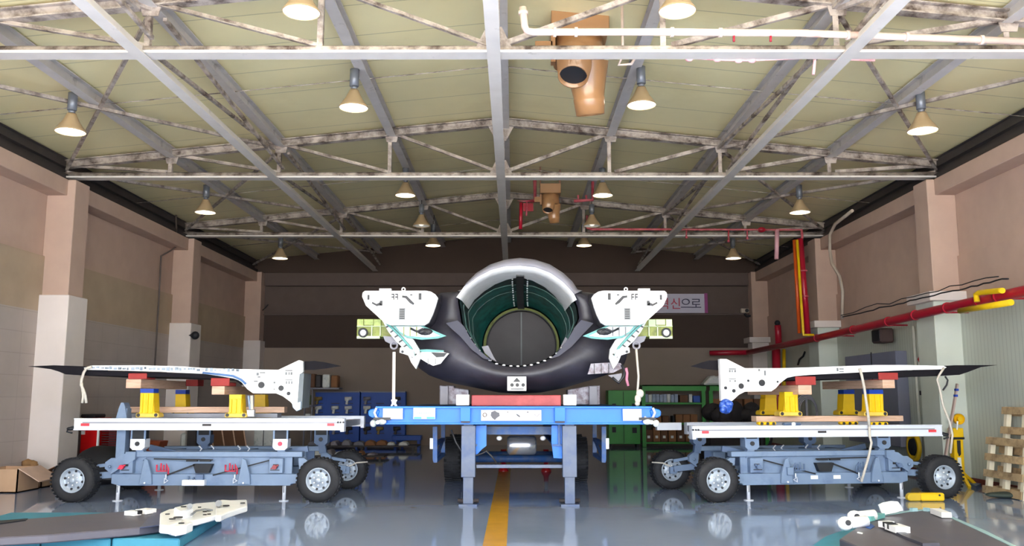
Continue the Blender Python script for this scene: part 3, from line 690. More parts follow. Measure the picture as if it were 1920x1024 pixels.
# tie down straps
for s in (-1, 1):
    f = (lambda x: x) if s < 0 else (lambda x: 1932-x)
    t = root('tie_down_strap', f'off-white tie-down strap from the {"left" if s<0 else "right"} boom to the end of the trailer beam', 'strap')
    A = P(f(739), 660 if s < 0 else 655, 13.36); B = P(f(738), 757, 13.36)
    if s < 0: MB().bar(A, B, .045, .012, (0, 1, 0)).build('webbing', m_strap, t)
    else: MB().tube([A, A.lerp(B, .5)+Vector((.03, 0, 0)), B], .018, 7).build('webbing', m_strap, t)
    q = P(f(738.5), 648, 13.36); MB().lathe(q, (0, 1, 0), [(0, .062), (.03, .062), (.03, .035), (0, .035), (0, .062)], 18).build('ring', m_skin, t)
    if s < 0: MB().ext(Pl(13.34), [(733,750),(736,749),(738,753),(741,749),(745,750),(742,756),(745,761.5),(740,761.5),(738,758),(736,761.5),(732,761.5),(735,756)], .03).build('buckle', m_liner, t)
    else: m = MB(); m.ball(P(f(736), 748, 13.36), .055, (.9, .5, 1.3)); m.ball(P(f(732), 738, 13.36), .06, (1, .5, 1.1)); m.ball(P(f(737), 757, 13.36), .04, (1, .5, .9)); m.build('knot', m_strap, t)
MB_ = MB(); m = MB_.tube([P(x, y, 13.5) for x, y in ((1174,690),(1176,700),(1175,712),(1178,724))], .022, 7)
one(m, 'warning_ribbon', mat('pink_ribbon', (206, 130, 156), .7), 'pinkish ribbon hanging below the right side of the fuselage', 'ribbon')
# ================================================================== WING TRANSPORT LOADERS
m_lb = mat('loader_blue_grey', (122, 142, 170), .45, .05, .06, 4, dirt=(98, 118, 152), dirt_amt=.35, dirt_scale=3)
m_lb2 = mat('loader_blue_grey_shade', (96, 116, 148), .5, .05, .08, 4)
m_rail = mat('loader_rail_white', (226, 230, 240), .35, .1, .04, 5)
m_railg = mat('loader_rail_groove', (150, 152, 162), .4, .1)
m_valve = mat('valve_red', (206, 48, 76), .4)
m_yel = mat('jack_yellow', (248, 200, 20), .4, 0, .06, 6); m_yel2 = mat('jack_yellow_worn', (232, 196, 84), .5, 0, .12, 6)
m_cap = mat('cap_blue', (22, 66, 170), .4); m_pad = mat('red_foam_pad', (164, 54, 50), .7, 0, .08, 8)
m_dark = mat('dark_gap', (26, 28, 34), .6, .1)
m_wing = mat('wing_dark_grey', (30, 28, 33), .7, 0, .1, 5, spec=.1); m_wtop = mat('wing_top_grey', (92, 88, 98), .5, 0, .08, 5)
S_ = 119.5
def loader(px_mid, Yf, deg, mirror, side, dz=0):
    """local frame: x along the loader, y away from the camera, z up; photo pixels are read off the left loader"""
    cpos = Pl(Yf).at(px_mid, 900); X0, Y0 = cpos.x, Yf
    A = Matrix.Translation((X0, Y0, 0)) @ Matrix.Rotation(math.radians(deg), 4, 'Z') @ Matrix.Diagonal((-1 if mirror else 1, 1, 1, 1))
    t = root('wing_loader', f'blue-grey four-wheeled lift loader on the {side}, wing resting above its white rails', 'loader', 'wing loaders')
    def X(px): return (px-371)/S_
    def Z(py): return 1.6-13.95*math.tan(math.atan((py-512)/1650)-PITCH)
    def mb(): return MB(A)
    def ZR(py): return Z(py+dz)
    XE = X(652 if not mirror else 652)
    W = 1.95
    # white upper rails, front and back
    for k, y in enumerate((0.0, W-.1)):
        m = mb(); xe = X(636) if not (mirror and k) else X(568); m.box(X(134), xe, y, y+.14, ZR(806), ZR(785)); m.box(X(636), X((640 if not mirror else 582) if k else 640), y+.02, y+.12, ZR(801), ZR(785)); m.box(xe-.03, xe+.03, y-.01, y+.15, ZR(810), ZR(785))
        m.box(X(134), xe, y-.015, y+.155, ZR(807), ZR(804)); m.box(X(134), xe, y-.015, y+.155, ZR(787), ZR(784.5))
        rl = m.build('platform_rail', m_rail, t, .004)
        m = mb(); m.box(X(150), xe-.04, y-.006, y+.02, ZR(794), ZR(791.5)); m.build('rail_groove', m_railg, rl)
        if k == 0:
            for a, b in ((148, 163), (608, 621)): mb().box(X(a), X(b), y-.02, y, ZR(799), ZR(794)).build('red_reflector', mat('reflector_red', (232, 70, 80), .4), rl)
            mb().box(X(375), X(391), y-.02, y, ZR(799), ZR(795)).build('rail_nameplate', m_darksteel, rl)
            m = mb()
            for q in (628, 633, 638): m.cyl((X(q), y-.02, ZR(792)), (X(q), y+.02, ZR(792)), .016, n=8)
            m.build('rail_bolts', m_ink, rl)
            m = mb()
            for q in (-1,): m.ball((X(128), y, ZR(804)), .05, (1.2, .8, .6)); m.tube([(X(134), y, ZR(800)), (X(124), y, ZR(803)), (X(122), y, ZR(810)), (X(132), y, ZR(812))], .014, 6)
            m.build('rail_shackle', m_dark, rl)
    m = mb()
    for q in (150, 260, 380, 500, 565 if mirror else 625): m.box(X(q)-.05, X(q)+.05, .14, W-.1, ZR(803), ZR(791))
    m.build('platform_cross_rail', m_railg, t)
    # lift heads (front row pale, back row darker), posts
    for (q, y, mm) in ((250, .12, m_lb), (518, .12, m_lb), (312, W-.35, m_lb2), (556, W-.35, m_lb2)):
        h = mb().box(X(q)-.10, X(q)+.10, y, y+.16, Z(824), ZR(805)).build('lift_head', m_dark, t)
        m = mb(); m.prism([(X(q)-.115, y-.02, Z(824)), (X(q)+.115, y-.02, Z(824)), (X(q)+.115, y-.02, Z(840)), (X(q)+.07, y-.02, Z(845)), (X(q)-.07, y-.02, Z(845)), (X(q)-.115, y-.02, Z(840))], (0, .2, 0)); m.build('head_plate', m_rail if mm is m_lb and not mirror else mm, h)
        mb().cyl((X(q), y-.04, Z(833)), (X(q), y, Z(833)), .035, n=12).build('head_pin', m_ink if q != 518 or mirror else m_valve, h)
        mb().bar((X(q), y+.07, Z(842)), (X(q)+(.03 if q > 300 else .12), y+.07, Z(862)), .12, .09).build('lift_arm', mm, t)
        for sx in (-.105, .105): mb().bar((X(q)+sx, y, Z(826)), (X(q)+sx, y, ZR(805)), .025, .03).build('head_bracket', mm, h)
    if not mirror: mb().box(X(207), X(224), .15, .32, Z(905), Z(766)).prism([(X(205), .12, Z(785)), (X(226), .12, Z(785)), (X(221), .12, Z(762)), (X(218), .12, Z(755)), (X(213), .12, Z(755)), (X(210), .12, Z(764))], (0, .2, 0)).build('mast', m_lb, t, .006)
    if not mirror: mb().box(X(190), X(198), .5, .6, Z(785), Z(768)).build('mast_stub', m_dark, t)
    # diagonal scissor arms
    m = mb(); m.bar((X(560), .5, Z(845)), (X(300), .5, Z(900)), .06, .09); m.bar((X(235), .9, Z(845)), (X(480), .9, Z(900)), .06, .09); m.build('scissor_arm', m_lb2, t)
    # chassis
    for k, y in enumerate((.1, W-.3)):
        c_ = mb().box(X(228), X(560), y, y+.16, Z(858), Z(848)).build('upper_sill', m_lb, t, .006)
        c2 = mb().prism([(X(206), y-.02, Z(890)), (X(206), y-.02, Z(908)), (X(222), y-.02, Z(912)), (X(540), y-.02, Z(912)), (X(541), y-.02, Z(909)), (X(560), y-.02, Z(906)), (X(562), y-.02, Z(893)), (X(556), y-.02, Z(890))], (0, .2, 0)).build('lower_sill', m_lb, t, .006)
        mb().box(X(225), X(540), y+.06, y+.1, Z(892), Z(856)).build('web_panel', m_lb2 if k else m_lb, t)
        for (a, b) in ((222, 246), (500, 526)):
            ob = mb().box(X(a), X(b), y-.05, y+.1, Z(888), Z(860)).build('corner_box', m_lb, t, .006)
            if k == 0:
                mb().box(X(a+8), X(b-8), y-.06, y, Z(875), Z(871)).box(X(a+3), X(b-6), y-.06, y, Z(883), Z(881.5)).build('box_slot', m_ink, ob)
    mb().prism([(X(212), .04, Z(862)), (X(226), .04, Z(852)), (X(250), .04, Z(848)), (X(250), .04, Z(862)), (X(222), .04, Z(880)), (X(206), .04, Z(890))], (0, .08, 0)).build('end_gusset', m_lb, t)
    for q, r_ in ((272, 12), (455, 12)):
        m = mb(); m.prism([(X(q-r_), .03, Z(909)), (X(q+r_), .03, Z(909)), (X(q+r_*.85), .03, Z(890)), (X(q+2), .03, Z(863)), (X(q-4), .03, Z(860)), (X(q-r_*.6), .03, Z(880))], (0, .05, 0)); g2 = m.build('gusset', m_lb, t, .004)
        mb().cyl((X(q), .02, Z(906)), (X(q), -.0, Z(906)), .015, n=8).build('gusset_bolt', m_rail, g2)
    # centre linkage, valves, control box, rods
    m = mb(); m.box(X(346), X(366), .03, .09, Z(866), Z(862.5)); m.box(X(371), X(391), .03, .09, Z(866), Z(862.5)); m.prism([(X(358), .05, Z(871)), (X(394), .05, Z(871)), (X(388), .05, Z(888)), (X(364), .05, Z(888))], (0, .1, 0)); m.build('centre_linkage', m_dark, t)
    if mirror:
        for q in (352, 398): mb().box(X(q)-.06, X(q)+.06, .07, .085, Z(902), Z(895)).build('sill_label', m_sign, t)
        mb().box(X(450)-.05, X(450)+.05, -.02, .06, Z(893), Z(878)).build('sill_box', m_lb, t, .006)
    if not mirror: cb = mb().box(X(342), X(384), -.02, .08, Z(911), Z(900)).build('control_box', m_rail, t, .006)
    if not mirror: m = mb(); m.cyl((X(352), .03, Z(900)), (X(352), .03, Z(893)), .012, n=6); m.cyl((X(360), .03, Z(900)), (X(363), .03, Z(896)), .014, n=6); m.box(X(366), X(380), .0, .06, Z(900), Z(890)); m.build('box_levers', m_lb2, cb)
    m = mb(); m.bar((X(310), .06, Z(892)), (X(362), .06, Z(872)), .02, .025); m.bar((X(396), .06, Z(892)), (X(500), .06, Z(864)), .02, .02); m.bar((X(285), .05, Z(861)), (X(395), .05, Z(863)), .018, .018); m.build('push_rod', m_dark, t)
    for q in (302, 430):
        m = mb(); m.tube([(X(q-10), .03, Z(872)), (X(q-10), .03, Z(884)), (X(q+8), .03, Z(884)), (X(q+8), .03, Z(871)), (X(q+12), .03, Z(880)), (X(q+12), .03, Z(890))], .014, 6); m.tube([(X(q-2), .03, Z(869)), (X(q-2), .03, Z(884))], .012, 6); m.tube([(X(q+3), .03, Z(872)), (X(q+3), .03, Z(884))], .012, 6); m.build('valve_lever', m_valve if not mirror else m_lb2, t)
        mb().lathe((X(q+8), .02, Z(902)), (0, 1, 0), [(0, .05), (.01, .05), (.01, .03), (0, .03)], 3).cyl((X(q+8), .03, Z(900)), (X(q+8), .03, Z(890)), .012, n=6).build('valve_hook', m_rail, t)
    for q in (229, 513):
        m = mb(); m.cyl((X(q), .03, Z(876)), (X(q), -.05, Z(876)), .035, n=10); m.bar((X(q)-.06, -.02, Z(879)), (X(q)+.06, -.02, Z(872)), .015, .02); m.build('brake_valve', m_lb2 if mirror else m_valve if q < 300 else mat('valve_dull', (150, 60, 66), .5), t)
    m = mb()
    for q in (270, 330, 420, 490): m.box(X(q)-.04, X(q)+.04, .2, W-.2, Z(862), Z(852)); m.box(X(q)-.04, X(q)+.04, .2, W-.2, Z(908), Z(897))
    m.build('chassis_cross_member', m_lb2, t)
    mb().cyl((X(240), W*.5, Z(858)), (X(520), W*.5, Z(858)), .07, n=14).build('hydraulic_cylinder', m_lb, t)
    m = mb()
    for q, yy in ((330, .9), (350, 1.0), (405, .95), (425, .9), (470, 1.05)): m.tube([(X(q), yy, Z(858)), (X(q+8), yy, Z(848)), (X(q+2), yy, Z(842))], .012, 6)
    m.build('hydraulic_hose', m_rail, t)
    # prop legs
    for q in (218, 528):
        for y in (.12, W-.2):
            lg = mb().cyl((X(q), y, 0.012), (X(q), y, Z(905)), .028, n=12).build('prop_leg', m_rail, t)
            mb().cyl((X(q), y, 0), (X(q), y, .012), .075, n=16).build('leg_foot', m_rail, lg)
            mb().cyl((X(q), y-.032, Z(912)), (X(q), y-.02, Z(925)), .012, n=6).build('leg_slot', m_railg, lg)
    # wheels with swing arms
    def lw(q, y, yaw=0):
        c = A @ Vector((X(q), y, .335)); a = (A.to_3x3() @ Vector((math.sin(yaw), math.cos(yaw), 0))).normalized(); a = Vector((a.x, a.y, 0)).normalized()
        if a.y < 0: a = -a
        e = root('wheel', None, None); e.parent = t
        wheel('w', c, .345, .24, e, 28, m_rim, a)
        for ch in [x for x in bpy.data.objects if x.parent == e]: pass
        return e
    wheelsq = [(145, .0, 0), (597, .0, 0), (150, W+.05, 0), (605, W+.05, 0)]
    for (q, y, yw) in wheelsq:
        e = lw(q, y, yw)
        s = -1 if q < 300 else 1; xi = X(206) if s < 0 else X(560)
        yi = y+.2 if y < 1 else y-.2
        m = mb(); m.bar((X(q), y+(.12 if y < 1 else -.12), .335), (X(q), yi, .335), .12, .12); m.bar((X(q), yi, .36), (xi, yi, .40), .07, .10); m.bar((X(q), yi, .50), (xi, yi, .56), .05, .05); m.build('swing_arm', m_lb, t)
        m = mb(); m.prism([(xi-s*.02, yi-.1, Z(893)), (xi+s*.12, yi-.1, Z(880)), (xi+s*.12, yi-.1, Z(868)), (xi+s*.03, yi-.1, Z(860)), (xi-s*.06, yi-.1, Z(860)), (xi-s*.04, yi-.1, Z(880))], (0, .1, 0)); m.ball((xi+s*.04, yi-.12, Z(876)), .025); m.build('hinge_block', m_lb, t)
        m = mb(); m.bar((X(q)-.0, yi, .34), (xi, yi, .34), .04, .05); m.build('tie_rod', m_dark, t)
    if True:
        q, y = 605, W+.05; m = mb(); m.tube([(X(q)-.05, y-.17, .30), (X(q)+.05, y-.17, .40), (X(q)+.18, y-.17, .46), (X(q)+.36, y-.10, .47)], .014, 6); m.build('wheel_strap', m_strap, t)
    t['_A'] = 0; del t['_A']
    return t, A, X, Z
ldL = loader(371, 13.95, 0, False, 'left')
YAW_R = 8.5
ldR = loader(1333+ (1768-1333)/2+6, 14.23, YAW_R, True, 'right', 14)
PLL = Pl(13.95); PLR = Pl(14.23, YAW_R, ldR[1].translation.x)

# ------------------------------------------------------------------ wings, each with supports
def wing(pl, cap, under, tipp, fin, side, marks, holes, capm):
    t = root('aircraft_wing', f'detached dark aircraft wing with white root edge lying on the {side} loader', 'aircraft wing', 'wings on the loaders')
    sk = MB().ext(pl.off(.05), under, 1.9).build('wing_skin', m_wing, t, .01)
    tp = MB().ext(pl.off(.02), tipp, .8).build('wing_tip', m_wing, t, .01)
    cp = MB().ext(pl, cap, .08).build('root_rib', capm, t)
    fn = MB(); A = [fn.v(pl.off(.12).at(*q)) for q in fin]; B = [fn.v(pl.off(1.9).at(*q)+Vector((0, 0, 0))) for q in fin]; fn.skin(A, B, False); fn.face(A[::-1]); fn.face(B); fn.build('leading_edge_fin', m_wing, t)
    m = MB()
    for x, y, r in holes: q = pl.off(-.004).at(x, y); m.cyl(q-pl.n*.006, q+pl.n*.02, r/S_, n=18)
    m.build('rib_hole', m_ink, cp)
    m = MB()
    for x0, y0, x1, y1 in marks: m.rect(pl.off(-.008), x0, y0, x1, y1, .01)
    m.build('stencil_marks', m_greym, cp)
    return t, cp
capL_ = [(560.5,675.4),(568,677.6),(568,698),(561.5,702),(557,766),(551,762),(545,754),(530,743),(517.5,737.7),(474.5,737.7),(463.8,730),(453,717),(447,713),(438,709.8),(410,705),(380,701),(340,699),(300,697),(230,695),(160,693.5),(157,690),(170,685.5),(260,685),(340,687),(380,690),(440,692),(521.8,693.7)]
marksL = [(535,694,548,696),(535,698,538,703),(541,698,543,703),(545,698,548,703),(535,712,548,713.5),(536,715,538,720),(541,715,543,720),(546,715,548,720),(481,699,485,704),(487,698,497,700),(483,706,488,708),(513,716,516,719),(513,729,515,731),(476,714,483,716)]
wL, cpL = wing(PLL, capL_, [(150,694),(380,701),(440,706),(452,718),(452,722),(440,713),(400,711),(330,708),(230,706),(152,704)],
    [(51,687),(100,685),(160,687),(160,704.5),(122,702),(110,697),(95,692.5),(70,689)], [(566,678),(590,677),(612,680),(640,686.5),(612,691),(590,693.5),(566,694)], 'left', marksL,
    [(490,722,6),(527,728,5),(541,738,3.4)], mat('rib_white_left', (238, 240, 240), .45, 0, .03, 6))
# scuffed leading part of the left wing edge
m = MB(); pts = []
random.seed(3)
for k in range(34):
    x = 172+k*8.2; y = 690+ (x-172)*.018; m.rect(PLL.off(-.012), x, y-random.uniform(1, 4), x+random.uniform(3, 7), y+random.uniform(0, 3), .012)
m.build('edge_scuffs', mat('scuff_blue_grey', (176, 190, 206), .5, 0, .2, 9, dirt=(70, 78, 84), dirt_amt=.45, dirt_scale=9), cpL)['kind'] = 'stuff'
MB().tube([PLL.off(-.02).at(x, y) for x, y in ((380,699),(410,702),(437,705),(452,712),(461,720))], .018, 6).build('edge_hose', mat('hose_blue', (92, 130, 186), .5), cpL)
MB().ext(PLL.off(.02), [(561.5,701),(570,700),(566,765),(557,766)], .5).build('root_side_plate', mat('plate_grey_green', (110, 118, 124), .5), wL)
MB().tube([PLL.off(-.05).at(x, y) for x, y in ((172,688),(162,691),(157,699),(153,712),(152,722),(156,730),(160,742),(162,756))], .022, 7).build('hanging_tape', m_strap, wL)
MB().tube([PLL.off(-.05).at(x, y) for x, y in ((153,718),(155,732),(156,744),(154,756))], .02, 7).build('hanging_tape', m_strap, wL)
MB().ext(PLL.off(-.02), [(547,752),(556,756),(564,753),(563,768),(556,771),(549,764)], .10).build('corner_wrap', mat('wrap_pale_blue', (186, 206, 232), .4), wL)
capR_ = [(1349.6,673.3),(1362.4,673.3),(1396.8,690.5),(1463,690.5),(1560,687.5),(1640,684.5),(1700,684.5),(1769,686),(1775,689),(1769,692.6),(1700,694),(1640,697),(1560,701),(1519,703),(1490,705.5),(1476,708.5),(1463.4,718),(1455,728),(1446,734),(1397,734.5),(1386,740),(1373,751.7),(1352.8,752)]
marksR = [(1367,691,1380,693),(1367,694,1370,698),(1372,694,1374,698),(1377,694,1380,698),(1367,710,1380,711.5),(1368,713,1370,716),(1377,713,1380,716),(1569,690,1572,696),(1574,691,1582,693),(1574,696,1582,697.5),(1433,695,1436,704),(1422,692,1425,696)]
wR, cpR = wing(PLR, capR_, [(1463,706),(1519,703),(1640,697),(1762,693),(1765,704),(1690,708),(1600,711),(1519,712),(1478,713)],
    [(1764,690),(1790,685),(1872,684.5),(1840,688.5),(1815,698),(1800,703),(1764,705)], [(1351,676),(1330,676),(1318,679),(1294,687),(1318,691.5),(1351,695)], 'right', marksR,
    [(1428.6,718,6.2),(1389.7,724,5.2),(1360.5,727.5,3),(1376,733,3.4),(1403,714,2.2),(1458,716,1.8)], m_white)
MB().ball(PLR.off(0).at(1361, 762), .11, (1.0, .7, 1.1)).ball(PLR.off(-.05).at(1366, 758), .07, (1.1, .7, .9)).ball(PLR.off(-.03).at(1356, 768), .06).build('corner_wrap', mat('wrap_deep_blue', (36, 80, 178), .35, 0, .4, 14, dirt=(150, 180, 226), dirt_amt=.36, dirt_scale=14), wR)
MB().tube([PLR.off(-.06).at(x, y) for x, y in ((1612,691),(1616,705),(1621,730),(1625,760),(1628,780),(1630,800))], .022, 7).build('hanging_webbing', m_strap, wR)
MB().tube([PLR.off(-.06).at(x, y) for x, y in ((1630,800),(1631,820),(1634,830),(1629,856),(1622,880),(1615,904))], .02, 7).build('hanging_webbing', m_strap, wR)
MB().tube([PLR.off(-.05).at(x, y) for x, y in ((1770,690),(1762,702),(1757,712),(1762,730),(1768,760),(1780,790),(1786,815),(1782,850))], .018, 6).build('hanging_tape', m_strap, wR)
MB().tube([PLR.off(-.05).at(x, y) for x, y in ((1772,706),(1777,713),(1775,722),(1768,732))], .014, 6).build('hanging_tape', m_dark, wR)

# supports under the wings
def jack_stand(pl, x0, x1, y0, y1, capc, label, ribs=True, depth=.22):
    t = root('jack_stand', label, 'jack stand', 'yellow stands under the wings')
    yc = y0+8
    mcap = MB().rect(pl, x0+1, y0, x1-1, yc, depth-.02)
    mcap.build('cap', m_cap if capc else m_yel, t)
    m = MB(); m.ext(pl, [(x0+1, yc), (x1-1, yc), (x1, y1-12), (x1+2, y1-8), (x0-2, y1-8), (x0, y1-12)], depth)
    if ribs:
        xm = (x0+x1)/2
        for x in (x0+2, xm-1.5, x1-5): m.rect(pl.off(-.03), x, yc+1, x+3, y1-9, .03)
    m.build('body', m_yel, t, .004)
    a, b = pl.at(x0-6, y1-3), pl.at(x1+6, y1-3); r = .028
    m = MB(); m.ext(pl, [(x0-8, y1-.5), (x0-8, y1-7), (x0-5, y1-9.5), (x0+2, y1-9), (x1-2, y1-9), (x1+5, y1-9.5), (x1+8, y1-7), (x1+8, y1-.5)], depth)
    f = m.build('foot', m_yel2 if ribs else m_yel, t, .012)
    m = MB()
    for x in (x0-3, x1+3): q = pl.off(-.006).at(x, y1-5); m.cyl(q, q+pl.n*.02, r, n=12)
    m.build('foot_hole', m_ink, f); return t
def crossbeam(pl, x0, y0, x1, y1, L, label): return one(MB().rect(pl, x0, y0, x1, y1, L), 'wooden_beam', m_wood, label, 'wooden beam', 'wooden beams under the wings', bevel=.004)
def pad(pl, x0, y0, x1, y1, d, label, ys=None): return one(MB().rect(pl, x0, y0, x1, y1, .028).rect(pl.off(.028), x0, ys, x1, y1, d) if ys else MB().rect(pl, x0, y0, x1, y1, d), 'support_pad', m_pad, label, 'pad', 'red pads under the wings', bevel=.008)
# left loader (pixels at the front plane)
crossbeam(PLL.off(.05), 236, 711, 264, 728, 2.0, 'light wooden beam under the outer part of the left wing, running back')
crossbeam(PLL.off(.05), 397, 724, 421, 740, 2.0, 'light wooden beam under the inner part of the left wing, running back')
pad(PLL.off(.02), 240, 700, 275, 711, .35, 'red pad on the front end of the outer beam, left wing', 707.5)
pad(PLL.off(1.75), 348, 712, 371, 724, .3, 'red pad on the back end of the outer beam, left wing')
pad(PLL.off(.02), 395, 709, 430, 724, .35, 'red pad on the front end of the inner beam, left wing', 717)
one(MB().rect(PLL.off(.7), 235, 763, 533, 774, .2), 'wooden_plank', m_wood, 'long pale wooden plank across the left loader, between the yellow stands', 'wooden plank', bevel=.004)
one(MB().rect(PLL.off(.68), 246, 775.5, 520, 783, .26), 'plank_rest', m_railg, 'grey rest bar under the wooden plank on the left loader', 'rest bar')
jack_stand(PLL.off(.0), 262, 289, 729, 783.5, True, 'yellow stand with blue cap at the front left of the left loader')
jack_stand(PLL.off(1.6), 328, 349, 731, 782, True, 'yellow stand with blue cap at the back left of the left loader', False)
jack_stand(PLL.off(.0), 429, 454, 740, 783.5, False, 'ribbed yellow stand at the front right of the left loader')
jack_stand(PLL.off(1.6), 476, 498, 740, 784, False, 'plain yellow stand at the back right of the left loader', False)
t = root('strap_ratchet', 'grey and white ratchet strap beside the front right yellow stand of the left loader', 'ratchet strap')
MB().bar(PLL.off(.1).at(466, 742), PLL.off(.1).at(470, 778), .03, .02).build('webbing', m_lb, t); MB().bar(PLL.off(.1).at(472, 742), PLL.off(.1).at(473, 775), .04, .02).build('webbing', m_strap, t)
MB().rect(PLL.off(.05), 462, 768, 477, 782, .08).build('ratchet', m_chrome, t, .01)
# right loader
crossbeam(PLR.off(.05), 1497, 722, 1522, 740, 2.0, 'light wooden beam under the inner part of the right wing, running back')
crossbeam(PLR.off(.05), 1655, 712, 1678, 728, 2.0, 'light wooden beam under the outer part of the right wing, running back')
pad(PLR.off(.02), 1492, 706, 1530, 722, .35, 'red pad on the front end of the inner beam, right wing', 714)
pad(PLR.off(.02), 1648, 699, 1684, 712, .35, 'red pad on the front end of the outer beam, right wing', 711)
pad(PLR.off(1.75), 1562, 717, 1580, 728, .3, 'red pad on the back end of the outer beam, right wing')
one(MB().rect(PLR.off(.5), 1418, 780, 1694, 790.5, .2), 'wooden_plank', m_wood, 'long pale wooden plank across the right loader, between the yellow stands', 'wooden plank', bevel=.004)
jack_stand(PLR.off(.25), 1470, 1497, 735, 781, False, 'ribbed yellow stand at the front left of the right loader')
jack_stand(PLR.off(1.6), 1434, 1457, 738, 779, False, 'plain yellow stand at the back left of the right loader', False)
jack_stand(PLR.off(.25), 1629, 1657, 731, 781, True, 'ribbed yellow stand with blue cap at the front right of the right loader')
jack_stand(PLR.off(1.6), 1581, 1603, 731, 779, True, 'plain yellow stand with blue cap at the back right of the right loader', False)
for x, y, nm in ((1440, 794.6, 'near the left end of its plank'), (1594, 794, 'near the middle of its plank'), (1650, 795, 'near the right end of its plank')):
    t = root('plank_clamp', f'yellow clamp on the rail of the right loader, {nm}', 'clamp', 'yellow clamps on the right loader')
    pl = PLR.off(.02 if x > 1640 or x < 1500 else .4)
    MB().rect(pl, x-17, y-3.3, x+17, y+2.6, .12).build('plate', m_yel, t, .02)
    m = MB()
    for dx in (-11, 0, 11): q = pl.off(-.006).at(x+dx, y); m.cyl(q, q+pl.n*.02, .024, n=10)
    m.build('clamp_hole', m_ink, t)
t = root('rail_roller', 'grey roller bracket on the rail of the right loader under the plank', 'roller')
MB().rect(PLR.off(.0), 1470, 793, 1504, 798, .1).build('bracket', m_lb2, t, .02)
m = MB(); q = PLR.off(-.02).at(1488, 795.5); m.ball(q, .035, (1, .6, 1)); m.build('roller_pin', m_sign, t)
# ================================================================== HEATERS, PIPES, WALL FITTINGS
m_duct = mat('heater_tan', (158, 116, 78), .3, 0, .06, 4, coat=.3)
m_pink = mat('pipe_pinkish_white', (222, 200, 190), .4, 0, .08, 6, dirt=(196, 110, 104), dirt_amt=.3, dirt_scale=3)
m_redpipe = mat('pipe_red', (168, 18, 44), .35, 0, .05); m_redwhite = mat('pipe_red_faded', (196, 96, 108), .4, 0, .1, 5, dirt=(150, 30, 50), dirt_amt=.5, dirt_scale=4)
m_ypipe = mat('pipe_yellow', (232, 190, 20), .4); m_orange = mat('pipe_orange', (206, 84, 24), .4)
m_cond = mat('conduit_beige', (176, 162, 148), .5); m_condw = mat('conduit_white', (222, 222, 214), .5)
def heater(Y, pxs, label, sc=1.0):
    """two short round outlets below a box; pxs = (cx, y of duct root)"""
    t = root('unit_heater', label, 'heater', 'tan unit heaters under the roof')
    c = P(pxs[0], pxs[1], Y); k = sc
    def V_(x, y, z): return c+Vector((x*k, y*k, z*k))
    MB().cyl(V_(0, .15, .42), V_(0, .15, .02), .33*k, .36*k, 28).build('drum', m_duct, t)
    MB().box(c.x-.40*k, c.x+.40*k, c.y-.2*k, c.y+.62*k, c.z+.42*k, c.z+.80*k).build('housing', m_duct, t, .01)
    m = MB(); m.lathe(V_(-.06, .0, .1), (-.10, -.40, -.80), [(0, .27*k), (.42*k, .21*k), (.42*k, .19*k), (.1, .19*k)], 24); n1 = m.build('outlet', m_duct, t)
    MB().cyl(V_(-.06, .0, .1)+Vector((-.10, -.40, -.80)).normalized()*.34*k, V_(-.06, .0, .1)+Vector((-.10, -.40, -.80)).normalized()*.35*k, .19*k, n=24).build('outlet_mouth', m_dark, n1)
    m = MB(); m.lathe(V_(.10, .15, .05), (.10, .25, -1), [(0, .32*k), (.30*k, .25*k), (.48*k, .215*k), (.5*k, .225*k), (.53*k, .22*k), (.72*k, .20*k), (.72*k, .19*k), (.4*k, .19*k)], 24); m.build('outlet', m_duct, t)
    MB().box(c.x-.62*k, c.x-.38*k, c.y-.05*k, c.y+.1*k, c.z+.1*k, c.z+.3*k).box(c.x-.40*k, c.x-.34*k, c.y-.05*k, c.y+.1*k, c.z, c.z+.4*k).build('motor_box', m_duct, t)
    for sx in (-.38, .38):
        m = MB(); m.bar(V_(sx, .1, .78), Vector((c.x+sx*k, c.y+.1*k, zroof(c.x+sx)-.02)), .035, .035); m.bar(V_(sx, .5, .78), Vector((c.x+sx*k, c.y+.5*k, zroof(c.x+sx)-.02)), .035, .035); m.build('hanger', mat('hanger_brown', (120, 78, 54), .5), t)
    return t
heater(12.3, (1087, 118), 'large tan unit heater with two round outlets, right of the ridge near the camera', 1.05)
heater(20.6, (1032, 384), 'far tan unit heater with round outlets, right of the ridge beyond the middle truss', .62)
# roof sprinkler pipe on the nearest truss
def pipe(name, pts, r, m_, label, cat, grp=None, fl=None):
    t = root(name, label, cat, grp); MB().tube(pts, r, 12).build('pipe_run', m_, t)
    if fl:
        for a in fl: 
            MB().cyl(Vector(a[0])-Vector(a[1])*.02, Vector(a[0])+Vector(a[1])*.02, r*1.35, n=14).build('coupling', m_, t)
    return t
Yp = 10.35
pts = [P(980, 14, Yp), P(984, 50, Yp), P(988, 58, Yp), P(1000, 60, Yp), P(1200, 60, Yp), P(1500, 62, Yp), P(1925, 78, Yp)]
t = pipe('sprinkler_pipe', pts, .045, m_pink, 'pinkish white sprinkler pipe along the nearest truss, right of the ridge', 'pipe', None,
     [(P(x, y, Yp), (1, 0, 0)) for x, y in ((1040,60),(1080,60),(1260,60.5),(1351,61),(1590,66),(1700,69),(1840,75))]+[(P(981, 24, Yp), (0, 0, 1))])
for x in (1376, 1445): MB().tube([P(x, 64, Yp), P(x, 78, Yp)], .015, 6).build('sprinkler_head', m_redpipe, t)
pf2 = [P(x, y, 10.9) for x, y in ((1288,108),(1360,112),(1400,113),(1470,110),(1520,108),(1640,113))]
m_pk = mat('pipe_faded_pink', (226, 176, 180), .5, 0, .1, 5, dirt=(206, 84, 104), dirt_amt=.35, dirt_scale=6)
t = pipe('branch_pipe', pf2, .018, m_pk, 'faded pink branch pipe with fittings just below the nearest truss', 'pipe')
